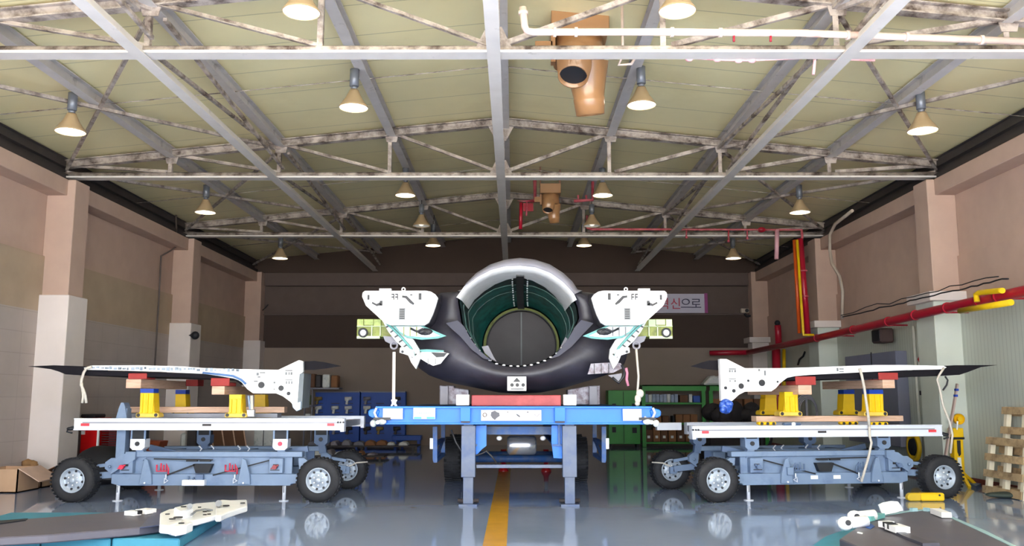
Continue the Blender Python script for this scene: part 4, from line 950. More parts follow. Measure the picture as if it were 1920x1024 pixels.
for x, y in ((1292,110),(1345,111),(1385,113),(1410,113)): MB().ball(P(x, y, 10.9), .04, (1.4, 1, 1)).build('fitting', m_pk, t)
MB().tube([P(1528,108,10.9), P(1527,120,10.9), P(1525,140,10.9)], .02, 6).build('drop', m_pk, t)
pipe('hook_pipe', [Vector((P(1168,104,11.6).x, 11.6, 7.12)), P(1168,104,11.6), P(1160,122,11.6), P(1184,120,11.6), P(1190,110,11.6)], .02, m_pink, 'short bent pinkish pipe below the nearest truss beside the tan heater', 'pipe')
# red pipes in front of the farthest truss
Yq = 23.3
t = pipe('sprinkler_pipe', [P(1101,404,Yq), P(1101,428,Yq), P(1110,430,Yq), P(1503,431,Yq), P(1504,440,Yq), P(1504,452,Yq)], .035, m_redwhite, 'red and white sprinkler pipe along the farthest truss to the right wall', 'pipe')
for x, y1 in ((1287,445),(1366,452),(1401,447)): MB().tube([P(x, 431, Yq), P(x, y1, Yq)], .022, 6).ball(P(x, y1, Yq), .04).build('drop', m_redwhite, t)
MB().tube([P(1457,431,Yq), P(1456,486,Yq)], .06, 8).build('drop', mat('pipe_pale_pink', (222, 168, 178), .5), t)
MB().ball(P(1428, 431, Yq), .09, (1.3, 1, .8)).build('valve', m_redpipe, t)
t = pipe('valve_frame', [Vector((P(1003,377,21.4).x, 21.4, 7.1)), P(1003,377,21.4), P(974,377,21.4), P(1006,377,21.4)], .05, m_redwhite, 'small red valve frame hanging below the roof beside the far heater', 'valve')
MB().tube([P(977,380,21.4), P(976,430,21.4)], .045, 7).build('riser', m_redpipe, t); MB().tube([P(988,378,21.4), P(987,405,21.4)], .025, 7).build('riser', m_redwhite, t)
MB().rect(Pl(21.4), 981, 381, 1000, 396, .05).build('box', m_redpipe, t)
t = pipe('valve_frame', [Vector((P(1112,375,20.9).x, 20.9, 7.05)), P(1111,375,20.9), P(1076,377,20.9)], .04, m_redwhite, 'small red pipe fitting under the roof beside the third row lamp', 'valve')
for x in (1084, 1099): MB().tube([P(x,376,20.9), P(x,366,20.9)], .025, 6).build('nipple', m_redwhite, t)
# vertical red / orange / yellow pipes in the back right corner
Yv = 22.6
t = pipe('riser_pipe', [P(1500,448,Yv), P(1514,628,Yv)], .085, m_redpipe, 'thick dark red riser pipe down the right wall', 'pipe'); 
for x, y in ((1506,508),(1509,556)): MB().cyl(P(x, y, Yv)-Vector((0,0,.02)), P(x, y, Yv)+Vector((0,0,.02)), .1, n=14).build('coupling', m_redwhite, t)
pipe('riser_pipe', [P(1489.5,450,Yv), P(1499,625,Yv)], .05, m_orange, 'orange red pipe at the left of the riser group on the right wall', 'pipe')
t = pipe('riser_pipe', [P(1494.5,450,Yv-.22), P(1506,622,Yv-.22), P(1507,628,Yv-.24), P(1526,628,Yv-.26)], .035, m_ypipe, 'yellow pipe between the two red riser pipes on the right wall', 'pipe')
t = pipe('riser_pipe', [P(1460,648,27), P(1459,622,27), P(1458,610,27)], .10, m_redpipe, 'short red valve stack on the red main near the back corner', 'pipe'); MB().ball(P(1457.5,606,27), .09).build('valve_cap', m_dark, t)
pipe('riser_pipe', [P(1455,655,27.2), P(1456,700,27.2), P(1457,740,27.2), P(1458,800,27.2)], .13, m_redpipe, 'thick red pipe dropping below the red main near the back corner', 'pipe')
pipe('riser_pipe', [P(1470,655,27.2), P(1470,740,27.2), P(1471,800,27.2)], .055, m_ypipe, 'yellow pipe dropping beside the thick red pipe near the back corner', 'pipe')
# red main
A_ = wp(1925, 543, 8.0); pts = [P(1421,658,29.4)]+[wp(x, y, 7.78) for x, y in ((1500,641),(1600,619),(1722,590),(1840,563),(1925,545))]
pts[0] = Vector((7.78, 29.3, pts[1].z-.02)); L0 = wp(1925, 545, 7.78); pts.append(Vector((7.78, 6, L0.z+.05)))
t = root('red_main_pipe', 'long thick red pipe running along the right wall above the cladding', 'pipe'); MB().tube(pts, .085, 14).build('pipe_run', m_redpipe, t)
for x, y in ((1532,634),(1600,618.5),(1666,603),(1716,591),(1776,577.5),(1836,564),(1872,556)): q = wp(x, y, 7.78); MB().cyl(q-Vector((0,.03,0)), q+Vector((0,.03,0)), .1, n=14).build('coupling', m_redpipe, t)
for x, y in ((1545,630),(1636,610),(1740,586),(1850,560)): q = wp(x, y, 7.78); MB().bar(q, (8.55, q.y, q.z), .05, .03).build('bracket', m_redpipe, t)
MB().tube([(7.78, 29.3, pts[0].z), (6.9, 29.6, pts[0].z), (6.6, 29.7, pts[0].z)], .085, 12).build('elbow_run', m_redpipe, t)
q0, q1 = wp(1830, 553, 7.75), wp(1895, 541, 7.75)
pipe('yellow_pipe', [wp(1832,566,7.62), wp(1830,552,7.62), wp(1836,549,7.62), wp(1875,545,7.62), wp(1880,545,7.62)], .045, m_ypipe, 'bent yellow pipe rising above the red main on the right wall', 'pipe')
pipe('yellow_pipe', [wp(1800,583,7.64), wp(1896,567,7.64)], .05, m_ypipe, 'straight yellow pipe just under the red main on the right wall', 'pipe')
m = MB(); random.seed(5); pp = []
for k in range(28):
    x = 1580+k*11.5; y = 618-(x-1500)*.232-5+random.uniform(-2, 1); pp.append(wp(x, y, 7.76))
m.tube(pp, .014, 5); m.tube([p+Vector((.0, .1, .05+random.uniform(-.02, .05))) for p in pp[::2]], .01, 5)
one(m, 'loose_cable', m_dark, 'black cables lying loosely along the top of the red main', 'cable')
# conduit hanging down the second right pillar
pts = [wp(1598,395,7.9), wp(1566,420,7.95), wp(1556,440,8.0), wp(1556,470,8.0), wp(1560,495,8.0), wp(1574,518,8.0), wp(1580,545,8.0), wp(1579,598,8.0)]
one(MB().tube(pts, .04, 8), 'flexible_conduit', m_cond, 'beige flexible conduit snaking down beside the far right pillar', 'conduit')
one(MB().tube([wp(330,398,-8.9), wp(331,462,-8.9), wp(320,470,-8.95), wp(302,480,-9.0), wp(298,560,-9.05), wp(293,640,-9.05), wp(290,690,-9.05)], .022, 6), 'wall_conduit', mat('conduit_dark', (92, 82, 78), .6), 'thin dark conduit bending down the left wall before the second pillar', 'conduit')
# speaker, lamps, camera
q = wp(1655, 630, 8.25)
t = root('wall_speaker', 'small dark speaker on the right wall under the red main', 'speaker'); MB().cbox(q, (.3, .5, .32)).build('body', mat('speaker_brown', (70, 52, 50), .6), t, .03); MB().cbox(q+Vector((-.155, 0, 0)), (.02, .4, .24)).build('grille', m_dark, t)
t = root('security_camera', 'black round security camera on the second left pillar', 'camera'); q = wp(366, 629, -8.42); MB().ball(q, .11, (1, 1, 1)).build('housing', m_dark, t); MB().cyl(q, (-8.62, q.y+.02, q.z), .05).build('mount', m_dark, t)
t = root('security_camera', 'small pale camera on the back wall near the right corner', 'camera'); q = P(1396, 583, 30.05); MB().cbox(q, (.28, .2, .16)).build('housing', m_cond, t, .02); MB().cyl(q+Vector((.05, -.1, 0)), q+Vector((.05, -.14, 0)), .06).build('lens', m_dark, t)
one(MB().tube([P(x, y, 30.0) for x, y in ((1396,588),(1400,593),(1414,592),(1421,596),(1422,618))], .045, 6), 'thick_cable', m_dark, 'thick black cable stepping down from the back wall camera to the red pipe', 'cable')
one(MB().tube([P(x, y, 30.02) for x, y in ((486,585),(489,600),(487,630))], .02, 5).tube([P(x, y, 30.02) for x, y in ((490,584),(497,578),(503,571))], .02, 5), 'wall_cable', m_dark, 'thin dark cable in the back left corner', 'cable')
# banner with its lettering
bt = root('banner', 'white cloth banner with Korean lettering on the back wall, half hidden by the aircraft', 'banner')
pb = Pl(30.1); MB().rect(pb, 1170, 551, 1322, 587, .03).build('cloth', mat('banner_cloth', (196, 192, 210), .7, 0, .03), bt)
MB().rect(pb.off(-.006), 1321, 550, 1327, 587, .035).build('edge_band', mat('banner_purple', (150, 70, 130), .7), bt)
def txt(body, c, h, m_, parent, name):
    cu = bpy.data.curves.new('text', 'FONT'); cu.body = body; cu.size = h; cu.extrude = .006; cu.align_x = 'CENTER'; cu.align_y = 'CENTER'
    to = bpy.data.objects.new('text_tmp', cu); COL.objects.link(to)
    bpy.context.view_layer.update(); dg = bpy.context.evaluated_depsgraph_get()
    me = bpy.data.meshes.new_from_object(to.evaluated_get(dg)); bpy.data.objects.remove(to)
    me.transform(Matrix.Translation(c) @ Matrix.Rotation(math.pi/2, 4, 'X')); me.materials.clear(); me.materials.append(m_)
    o = bpy.data.objects.new(name, me); COL.objects.link(o); o.parent = parent; return o
m_tr = mat('letter_red', (190, 60, 84), .6); m_tb = mat('letter_navy', (54, 50, 84), .6)
for ch, x, mm in (('혁', 1245, m_tr), ('신', 1267, m_tr), ('으', 1286, m_tb), ('로', 1305, m_tb)):
    txt(ch, P(x, 571, 30.06), .42, mm, bt, 'letter')
# grey switch cabinet and switches on the right wall
Xw = WR-.12
def wrect(m, xpix0, xpix1, ytop, ybot, X, d):      # box on the right wall, spans photo columns xpix0..xpix1, z read at the near end
    a = wp(xpix0, (ytop+ybot)/2, X); b = wp(xpix1, (ytop+ybot)/2, X); zt_ = wp(xpix1, ytop, X).z; zb2 = wp(xpix1, ybot, X).z
    return m.box(X, X+d, min(a.y, b.y), max(a.y, b.y), zb2, zt_)
t = root('switch_cabinet', 'large grey switch cabinet against the right wall behind the right loader', 'cabinet')
wrect(MB(), 1588, 1684, 657, 838, Xw-.25, .25).build('body', mat('cabinet_grey', (124, 126, 146), .5, 0, .04), t, .01)
wrect(MB(), 1637, 1638.5, 660, 836, Xw-.256, .01).build('door_gap', m_ink, t)
t = root('alarm_light', 'red and white alarm light on the right wall above the wing', 'alarm light'); q = wp(1731, 674, Xw-.05)
MB().lathe(q, (-1, 0, 0), [(0, .10), (.05, .10), (.08, .06), (.12, .001)], 14).build('lens', m_redp, t); MB().cbox(q+Vector((-.02, 0, -.09)), (.1, .16, .06)).build('base', m_sign, t); MB().cbox(q+Vector((-.03, -.12, -.13)), (.08, .12, .04)).build('bracket', m_dark, t)
t = root('emergency_switch', 'yellow emergency switch with red button on the right wall under the wing', 'switch'); q = wp(1739, 712, Xw-.03)
MB().cbox(q, (.08, .24, .20)).build('plate', m_yel, t, .01); MB().cyl(q, q+Vector((-.09, 0, 0)), .05).build('button', m_redp, t)
one(MB().cbox(wp(1741, 683, Xw-.02), (.03, .26, .12)), 'warning_sticker', m_yel, 'small yellow sticker on the right wall below the alarm light', 'sticker')
t = root('wall_socket', 'small grey socket box on the right wall below the emergency switch', 'socket'); q = wp(1738, 746, Xw-.03); MB().cbox(q, (.08, .16, .18)).build('box', m_skin, t, .01); MB().cbox(q+Vector((0, .2, .1)), (.08, .07, .09)).build('plug', m_dark, t)
for x, yt, nm in ((1718, 600, 'beside the alarm light'), (1522, 640, 'near the back of the right wall')):
    q = wp(x, 700, Xw-.04); one(MB().tube([(q.x, q.y, 3.1), (q.x, q.y, .1)], .03, 8), 'wall_conduit', m_condw, f'white upright conduit on the right wall {nm}', 'conduit')
one(MB().tube([wp(x, y, Xw-.1) for x, y in ((1734,820),(1736,840),(1742,849),(1755,854),(1765,849),(1769,835),(1770,815))], .018, 6), 'hanging_hose', m_condw, 'white hose hanging in a loop on the right wall behind the loader', 'hose')
t = root('hose_reel', 'yellow and black hose reel on the right wall under the right loader rail', 'hose reel'); q = wp(1716, 838, Xw-.1)
MB().lathe(q, (-1, 0, 0), [(0, .30), (.06, .30), (.06, .2), (0, .2)], 20).build('reel', m_yel, t); MB().lathe(q, (-1, 0, 0), [(0, .19), (.08, .17), (.08, .001)], 20).build('hub', m_dark, t)
one(MB().tube([wp(x, y, Xw-.03) for x, y in ((1496,684),(1499,674),(1506,668),(1509,660))], .03, 6), 'pipe_hook', m_dark, 'dark bent handle on the right wall left of the grey cabinet', 'handle')

# tripod jack (yellow) and measuring stick at the right
t = root('tripod_jack', 'tall yellow tripod jack standing beside the right wall', 'tripod jack')
b = gp(1800, 912)
Yj = b.y
def J(px, py, d=0): return Pl(Yj+d).at(px, py)
MB().rect(Pl(Yj), 1787, 803, 1807, 822, .2).build('head', m_yel, t, .01)
MB().rect(Pl(Yj-.02), 1785, 820, 1809, 824, .24).build('clamp', m_dark, t, .006)
m = MB(); m.ext(Pl(Yj+.02), [(1789,824),(1806,824),(1810,896),(1791,896)], .16); bd_ = m.build('column', m_yel, t, .006)
MB().ext(Pl(Yj), [(1795,826),(1801,826),(1802,852),(1799,856),(1796,848)], .03).build('column_slot', m_ink, bd_)
MB().ext(Pl(Yj), [(1796,858),(1802,858),(1804,884),(1797,884)], .03).build('scale_strip', m_sign, bd_)
q = J(1799, 786); MB().lathe(q+Vector((0, .0, 0)), (0, 1, 0), [(0, .10), (.06, .10), (.06, .001)], 18).cyl(q, q-Vector((0, .03, 0)), .045, n=12).build('hand_wheel', m_yel, t); MB().lathe(q+Vector((.03, .06, 0)), (0, 1, 0), [(0, .10), (.04, .10), (.04, .001)], 18).build('wheel_back', m_dark, t)
MB().bar(J(1795, 790), J(1794, 806), .025, .02).build('screw', m_sign, t)
for dx, dy in ((.42, .1), (-.3, .42), (-.05, -.42)):
    MB().bar(b+Vector((0, 0, .30)), b+Vector((dx*.8, dy, .02)), .05, .05).build('leg', m_yel, t)
    MB().bar(b+Vector((dx*.4, dy*.5, .14)), b+Vector((0, 0, .1)), .03, .03).build('leg_brace', m_yel, t)
t = root('striped_stick', 'wooden stick with blue bands leaning upright on the right wall above the tripod jack', 'stick')
sa, sb = wp(1795, 720, 7.98), wp(1787, 777, 7.94); sc_ = sa+(sb-sa)*(sa.z/(sa.z-sb.z)); sc_.x = 7.8; sc_.z = .01; MB().bar(sc_, sa, .06, .03, (1, 0, 0)).build('stick', mat('stick_wood', (196, 172, 160), .7), t)
for y in (731, 742): a = sa.lerp(sb, (y-720)/57); MB().bar(a-Vector((0, 0, .02)), a+Vector((0, 0, .02)), .075, .045, (1, 0, 0)).build('band', m_cap, t)
# yellow chock
t = root('wheel_chock', 'yellow wheel chock on the floor in front of the right loader', 'chock')
c_ = gp(1738, 941); pc = Pl(c_.y)
MB().rect(pc, 1728, 925, 1772, 940, .14).build('block', m_yel, t, .02); MB().ext(pc.off(.02), [(1703,929),(1708,925),(1728,925),(1728,940),(1706,940),(1702,936)], .11).build('nose', mat('chock_worn', (214, 178, 40), .5, 0, .1), t, .015); q = pc.off(-.006).at(1762, 929); MB().cyl(q, q+Vector((0, .02, 0)), .016, n=8).build('block_hole', m_ink, t)

# leaning wooden pallets at the right edge
m_pal = mat('pallet_wood_dark', (186, 160, 122), .8, 0, .2, 3, dirt=(120, 96, 70), dirt_amt=.4, dirt_scale=5); m_pal2 = mat('pallet_wood_pale', (232, 222, 196), .75, 0, .1, 3)
def pallet(p0, leanv, widv, W_, H_, label, nslat=4):
    t = root('wooden_pallet', label, 'pallet', 'wooden pallets leaning at the right')
    u = Vector(leanv).normalized(); w_ = Vector(widv).normalized(); n = u.cross(w_).normalized(); p0 = Vector(p0)
    for k in range(3):
        a = p0+w_*(.06+(W_-.12)*k/2); MB().bar(a+n*.05, a+n*.05+u*H_, .09, .08, n).build('stringer', m_pal2, t)
    for k in range(nslat):
        b_ = p0+u*(.07+(H_-.14)*k/(nslat-1)); MB().bar(b_+n*.12, b_+n*.12+w_*W_, .12 if k not in (0, nslat-1) else .15, .022, n).build('board', m_pal, t)
        MB().bar(b_-n*.02, b_-n*.02+w_*W_, .12, .022, n).build('board', m_pal, t)
    for k in range(3):
        for j in (0, 1): a = p0+w_*(.06+(W_-.12)*k/2)+u*(.12+(H_-.24)*j); 
    return t
b0 = gp(1843, 908); b1 = gp(1925, 925)
wv = (Vector((b1.x-b0.x, b1.y-b0.y, 0))).normalized()
top0 = wp(1882, 757, b0.x+.5)
pallet((8.15, 15.2, 0), (.21, 0, 1.45), (0, -1, 0), 1.2, 1.46, 'large weathered pallet leaning on the right wall at the edge of the view', 5)
pallet((7.94, 15.25, 0), (.14, 0, .95), (0, -1, 0), 1.15, .95, 'shorter pallet leaning in front of the large weathered pallet', 4)
b2 = gp(1893, 934)
one(MB().ball(b2+Vector((0, 0, .05)), .3, (1.3, .6, .17), 14), 'floor_bag', mat('bag_dark_green', (60, 70, 62), .7), 'dark greenish bag lying at the foot of the pallets', 'bag')
one(MB().prism([gp(1806,905), gp(1818,900), gp(1842,911), gp(1830,917)], (0, 0, .05)), 'floor_plate', m_lb2, 'flat blue-grey metal piece on the floor by the pallets', 'metal plate')

# ================================================================== BACKGROUND LEFT
Yb = 29.3
m_tb1 = mat('tool_board_blue', (14, 74, 170), .5, 0, .06); m_card = mat('cardboard', (150, 104, 70), .85, 0, .1); m_cardd = mat('cardboard_dark', (112, 78, 58), .85, 0, .1)
m_orng = mat('orange_metal', (170, 78, 44), .6, 0, .12)
random.seed(7)
for (x0, x1, nm, cols) in ((590, 674, 'left', (597, 628, 653)), (676, 760, 'right', (688, 712, 744))):
    t = root('tool_board', f'{nm} deep blue tool board standing against the back wall', 'tool board', 'blue tool boards')
    MB().rect(Pl(29.6), x0, 735, x1, 829, .3).build('board', m_tb1, t, .01); MB().rect(Pl(29.58), x0, 733.5, x1, 736, .34).build('top_edge', m_skin, t)
    for x in (x0+8, x1-8): MB().rect(Pl(29.7), x, 829, x+4, 836.5, .1).build('leg', m_tb1, t)
    m = MB()
    for cx in cols:
        for y in (747, 764, 784, 803): m.rect(Pl(29.55), cx-7, y+9, cx+8, y+10, .06)
    m.build('peg_rail', m_darksteel, t)
    for cx in cols:
        for y in (747, 764, 784, 803):
            if random.random() < .12: continue
            k = random.choice(('drill', 'grinder', 'sander')); mm = random.choice((m_skin, m_whited, m_darksteel, mat('tool_ochre', (150, 126, 70), .6), m_liner))
            q = P(cx, y+3, 29.5); mb_ = MB(); mb_.cyl(q+Vector((-.11, 0, .03)), q+Vector((.12, 0, .05)), .075, .055, 10); mb_.bar(q+Vector((-.03, 0, 0)), q+Vector((-.05, 0, -.15)), .07, .08)
            rowname = {747: 'top row', 764: 'second row', 784: 'third row', 803: 'bottom row'}[y]; cn = {cols[0]: 'left', cols[1]: 'middle', cols[2]: 'right'}[cx]
            one(mb_, 'hand_tool', mm, f'small hand tool on the {nm} blue board, {rowname}, {cn} column', 'tool', 'hand tools on the blue boards')
t = root('blue_bench', 'low blue bench beside the right tool board, behind the trailer', 'bench'); MB().rect(Pl(28.6), 735, 817, 789, 826, .5).build('top', m_tb1, t, .01)
for x in (738, 782): MB().rect(Pl(28.65), x, 826, x+5, 839.5, .4).build('leg', m_tb1, t)
# shelf unit with clutter behind the left wing root
t = root('utility_rack', 'narrow metal rack beside the left blue tool board, stacked with wrapped parts', 'rack')
for x in (569, 583): MB().rect(Pl(28.4), x, 728, x+2, 839, .08).rect(Pl(28.9), x, 728, x+2, 838, .08).build('post', m_skin, t)
for y in (727, 760, 800): MB().rect(Pl(28.4), 567, y, 636 if y == 727 else 586, y+3, .55).build('shelf', m_skin, t)
for (x0, x1, y0, mm, lb) in ((572, 590, 701, m_cardd, 'dark box at the left end on top of the metal rack'), (591, 602, 703, m_darksteel, 'black case second from the left on top of the metal rack'), (604, 618, 702, m_whited, 'white wrapped part on top of the metal rack'), (620, 633, 704, m_card, 'brown cardboard box at the right end on top of the metal rack')):
    one(MB().rect(Pl(28.45), x0, y0, x1, 727, .4), 'stored_box', mm, lb, 'box', 'boxes on top of the metal rack', bevel=.03)
for i, (y, nm) in enumerate(((741, 'upper'), (776, 'middle'))):
    one(MB().rect(Pl(28.5), 571, y, 581, y+18, .3), 'stored_box', (m_yg2, m_whited)[i], f'small {"olive" if i == 0 else "white"} box on the {nm} shelf of the metal rack', 'box', bevel=.02)
# cardboard sheets and panels
for k, x in enumerate((375, 396, 417, 437)):
    one(MB().ext(Pl(24.8+k*.05), [(x, 806), (x+19, 806), (x+26, 851), (x+5, 851)], .04), 'leaning_board', m_cardd, f'brown board leaning behind the left loader, {["leftmost","second from left","third from left","rightmost"][k]} of four', 'board', 'brown leaning boards')
    one(MB().ext(Pl(24.75+k*.05), [(x+18.6, 806), (x+20.6, 806), (x+27.6, 851), (x+25.6, 851)], .03), 'board_batten', m_wood, f'pale batten between brown boards behind the left loader, {["leftmost","second from left","third from left","rightmost"][k]} of four', 'batten', 'pale battens')
t = root('white_cabinet', 'low white cabinet behind the left loader, right of the brown boards', 'cabinet'); MB().rect(Pl(26.0), 476, 800, 512, 843, .5).build('body', m_whited, t, .01); MB().rect(Pl(26.05), 476, 843, 512, 847, .4).build('plinth', m_dark, t); MB().rect(Pl(25.97), 493, 802, 494, 841, .03).build('door_gap', m_ink, t)
t = root('red_tool_cabinet', 'bright red tool cabinet beside the first left pillar', 'tool cabinet', 'red tool cabinets')
MB().rect(Pl(18.4), 150, 784, 182, 887, .6).build('body', mat('cabinet_red', (206, 8, 14), .35, 0, .04), t, .01); MB().rect(Pl(18.35), 180.5, 784, 183.5, 887, .05).build('edge_trim', m_sign, t); MB().rect(Pl(18.36), 152, 808, 158, 815, .04).build('sticker', m_sign, t)
t = root('red_tool_cabinet', 'dark red slotted cabinet behind the left loader mast', 'tool cabinet', 'red tool cabinets')
MB().rect(Pl(18.7), 202, 803, 240, 885, .5).build('body', mat('cabinet_dark_red', (116, 20, 30), .45, 0, .06), t, .01)
m = MB()
for k in range(9): m.rect(Pl(18.57), 190, 809+k*4.6, 236, 810.4+k*4.6, .03)
m.build('slots', m_ink, t)
one(MB().ball((-7.68, 16.75, .34), .5, (1.05, .7, .75), 16).ball((-7.3, 17.1, .42), .38, (.8, .7, 1.1), 12), 'black_tarp', mat('tarp_black', (20, 20, 24), .7, 0, .2, bump=.5), 'black tarp heap behind the front left wheel of the left loader', 'tarp')
one(MB().rect(Pl(18.45), 151, 777, 178, 783.7, .5), 'black_case', m_dark, 'flat black case behind the end of the left loader rail', 'case', bevel=.02)
bl = root('orange_barrow', 'rusty orange metal trough behind the left loader', 'trough'); MB().ext(Pl(20.4), [(253,826),(300,828),(290,868),(258,868)], .5).build('tray', m_orng, bl, .01); MB().rect(Pl(20.5), 262, 867, 266, 874, .1).rect(Pl(20.5), 282, 867, 286, 874, .1).build('foot', m_darksteel, bl)
one(MB().rect(Pl(22.3), 336, 812, 345, 866.5, .2), 'gas_bottle', m_whited, 'pale upright cylinder behind the left loader, left of the brown boards', 'cylinder', bevel=.05)
one(MB().rect(Pl(22.5), 350, 806, 366, 865.5, .3), 'dark_locker', m_darksteel, 'dark narrow locker behind the left loader next to the brown boards', 'locker', bevel=.01)
# long parts racks on the floor at the back left
random.seed(9)
for (x0, x1, y0, y1, yg, lb, n) in ((570, 782, 829, 836, 846, 'row of wrapped metal parts on a low dark stand in front of the blue boards', 9), (560, 720, 845, 855, 862, 'row of wrapped metal parts on a low stand, nearer the left loader', 7)):
    Yd = gp(660, yg).y; t = root('parts_stand', lb, 'parts stand')
    MB().rect(Pl(Yd), x0, y1, x1, y1+2.5, 1.0).build('stand_top', m_darksteel, t)
    for x in (x0+6, (x0+x1)/2, x1-10): MB().rect(Pl(Yd+.02), x, y1+2, x+4, yg, .08).build('stand_leg', m_darksteel, t)
    for k in range(n):
        a = x0+6+(x1-x0-20)*k/n; hgt = random.uniform(5, 12); wd_ = (x1-x0)/n*random.uniform(.6, .95)
        mm = random.choice((m_whited, m_skin, m_card, m_mott, m_skin)); pl = Pl(Yd+random.uniform(.05, .3))
        MB().ext(pl, [(a, y1), (a+wd_*.1, y1-hgt*.7), (a+wd_*.4, y1-hgt), (a+wd_*.8, y1-hgt*.8), (a+wd_, y1)], random.uniform(.3, .6)).build('wrapped_part', mm, t, .02)
# ================================================================== BACKGROUND RIGHT
m_grn = mat('shelf_green', (44, 148, 46), .45, 0, .06, 3); m_grnd = mat('shelf_green_dark', (20, 74, 28), .6)
t = root('green_locker', 'green metal locker left of the green shelves at the back wall', 'locker')
MB().rect(Pl(28.9), 1141, 732, 1200, 833, .7).build('body', m_grn, t, .01); MB().rect(Pl(28.88), 1169, 734, 1170, 831, .03).build('door_gap', m_grnd, t)
m = MB(); 
MB().rect(Pl(28.86), 1148, 757, 1155, 767, .04).build('handle', m_dark, t); MB().rect(Pl(28.86), 1185, 757, 1193, 767, .04).build('handle', m_dark, t); MB().rect(Pl(28.86), 1148, 801, 1155, 811, .04).build('handle', m_dark, t); MB().rect(Pl(28.86), 1186, 802, 1194, 812, .04).build('handle', m_dark, t)
for x in (1143, 1194): MB().rect(Pl(28.95), x, 833, x+4, 838.5, .5).build('foot', m_dark, t)
def shelf(x0, x1, y0, ys, label, Y=29.0, foot=838):
    t = root('green_shelf_unit', label, 'shelf unit', 'green shelf units')
    MB().rect(Pl(Y), x0, y0, x1, y0+11, .04).rect(Pl(Y), x0, y0, x1, y0+2, .9).build('top_panel', m_grn, t)
    for x in (x0, x1-7): MB().rect(Pl(Y), x, y0+11, x+7, foot, .08).rect(Pl(Y+.75), x, y0+11, x+7, foot-3, .08).build('post', m_grn, t)
    for y in ys: MB().rect(Pl(Y+.02), x0+4, y, x1-4, y+3.4, .8).build('shelf', m_grn, t)
    return t
shelf(1204, 1324, 722, (755, 793, 829), 'left green shelf unit with boxes at the back wall')
shelf(1331, 1441, 722, (764, 793, 829), 'right green shelf unit behind the right loader')
m_pack = mat('pack_blue_white', (158, 172, 196), .6, 0, .15, 12)
def sbox(x0, x1, y0, y1, mm, lb, grp, Y=29.1): return one(MB().rect(Pl(Y), x0, y0, x1, y1, .4), 'shelf_box', mm, lb, 'box', grp, bevel=.01)
for k in range(9):
    x = 1209+k*7; sbox(x, x+6.3, 739+(k % 3 == 1), 754.6, m_pack if k not in (1, 6) else m_whited, f'pale blue pack on the top shelf, {["first","second","third","fourth","fifth","sixth","seventh","eighth","ninth"][k]} from the left', 'packs on the top green shelf')
sbox(1275, 1290, 741, 754.6, m_cardd, 'brown box on the top shelf right of the blue packs', None)
sbox(1292, 1298, 739, 754.6, m_whited, 'white pack on the top shelf right of the brown box', None)
sbox(1300, 1313, 742, 754.6, m_tb1, 'dark blue box at the right end of the top shelf', None)
for k, (x0, x1, mm, nm) in enumerate(((1212, 1226, m_darksteel, 'dark box at the left of the middle shelf'), (1228, 1240, m_card, 'brown carton second on the middle shelf'), (1242, 1254, m_cardd, 'darker carton third on the middle shelf'), (1261, 1265, m_dark, 'thin black file on the middle shelf'), (1267, 1280, m_card, 'brown carton right of the black file on the middle shelf'), (1281, 1294, m_card, 'brown carton second right of the black file on the middle shelf'), (1295, 1308, m_card, 'brown carton at the right end of the middle shelf'))):
    sbox(x0, x1, 777 if k > 3 else 780, 792.6, mm, nm, 'cartons on the middle green shelf')
for k, (x0, x1) in enumerate(((1210, 1224), (1225, 1238), (1239, 1252), (1254, 1268), (1270, 1284), (1286, 1300))):
    o = sbox(x0, x1, 806-(k % 2)*4, 828.6, m_card if k % 2 else m_cardd, f'carton on the bottom green shelf, {["first","second","third","fourth","fifth","sixth"][k]} from the left', 'cartons on the bottom green shelf')
    c = MB().rect(Pl(29.09), x0+4, 817, x0+9, 822, .02).build('paper_label', m_sign, o)
for k, (x0, x1) in enumerate(((1336, 1352), (1378, 1392), (1396, 1412), (1414, 1426))): sbox(x0, x1, 748, 763.6, m_cardd if k % 2 else m_card, f'carton on the upper shelf of the right green unit, {["first","second","third","fourth"][k]} from the left', 'cartons on the right green unit')
m = MB(); random.seed(4)
m.ext(Pl(29.05), [(1318,722),(1330,709),(1336,703),(1345,706),(1362,702),(1380,707),(1392,722)], .6); one(m, 'wrapped_bundle', m_whited, 'white plastic wrapped bundle on top of the right green shelf', 'bundle', bevel=.06)
# black heap with hoses behind the right loader
m = MB(); random.seed(12)
for k in range(16):
    p_ = Pl(21.5+random.uniform(0, .8)).at(random.uniform(1332, 1432), random.uniform(768, 796)); m.ball(p_, random.uniform(.18, .32), (random.uniform(.8, 1.5), .8, random.uniform(.6, 1)), 10)
m.rect(Pl(21.5), 1330, 795, 1436, 870.3, 1.2)
one(m, 'black_cover', mat('cover_black', (30, 24, 26), .8, 0, .3, 5, bump=.6), 'black cloth-covered equipment heap behind the left end of the right loader', 'covered equipment', bevel=.05)
# orange/dark clutter behind the right loader: coiled cables
for k, (x, y, nm) in enumerate(((1515, 772, 'left of the far right pillar base'), (1430, 815, 'under the right loader rail'))):
    m = MB(); c_ = Pl(20.5).at(x, y); 
    for j in range(4): m.tube([c_+Vector((math.cos(a)*(.28+.03*j)*.7, .04*j, math.sin(a)*(.30+.03*j))) for a in [2*math.pi*i/16 for i in range(17)]], .016, 5)
    m.bar(c_+Vector((0, .1, .3)), Vector((c_.x, c_.y+.1, 0)), .05, .05); m.box(c_.x-.25, c_.x+.25, c_.y-.1, c_.y+.3, 0, .04)
    one(m, 'cable_stand', m_skin if k == 0 else m_dark, f'stand with coiled {"grey" if k == 0 else "dark"} cable {nm}', 'cable stand')
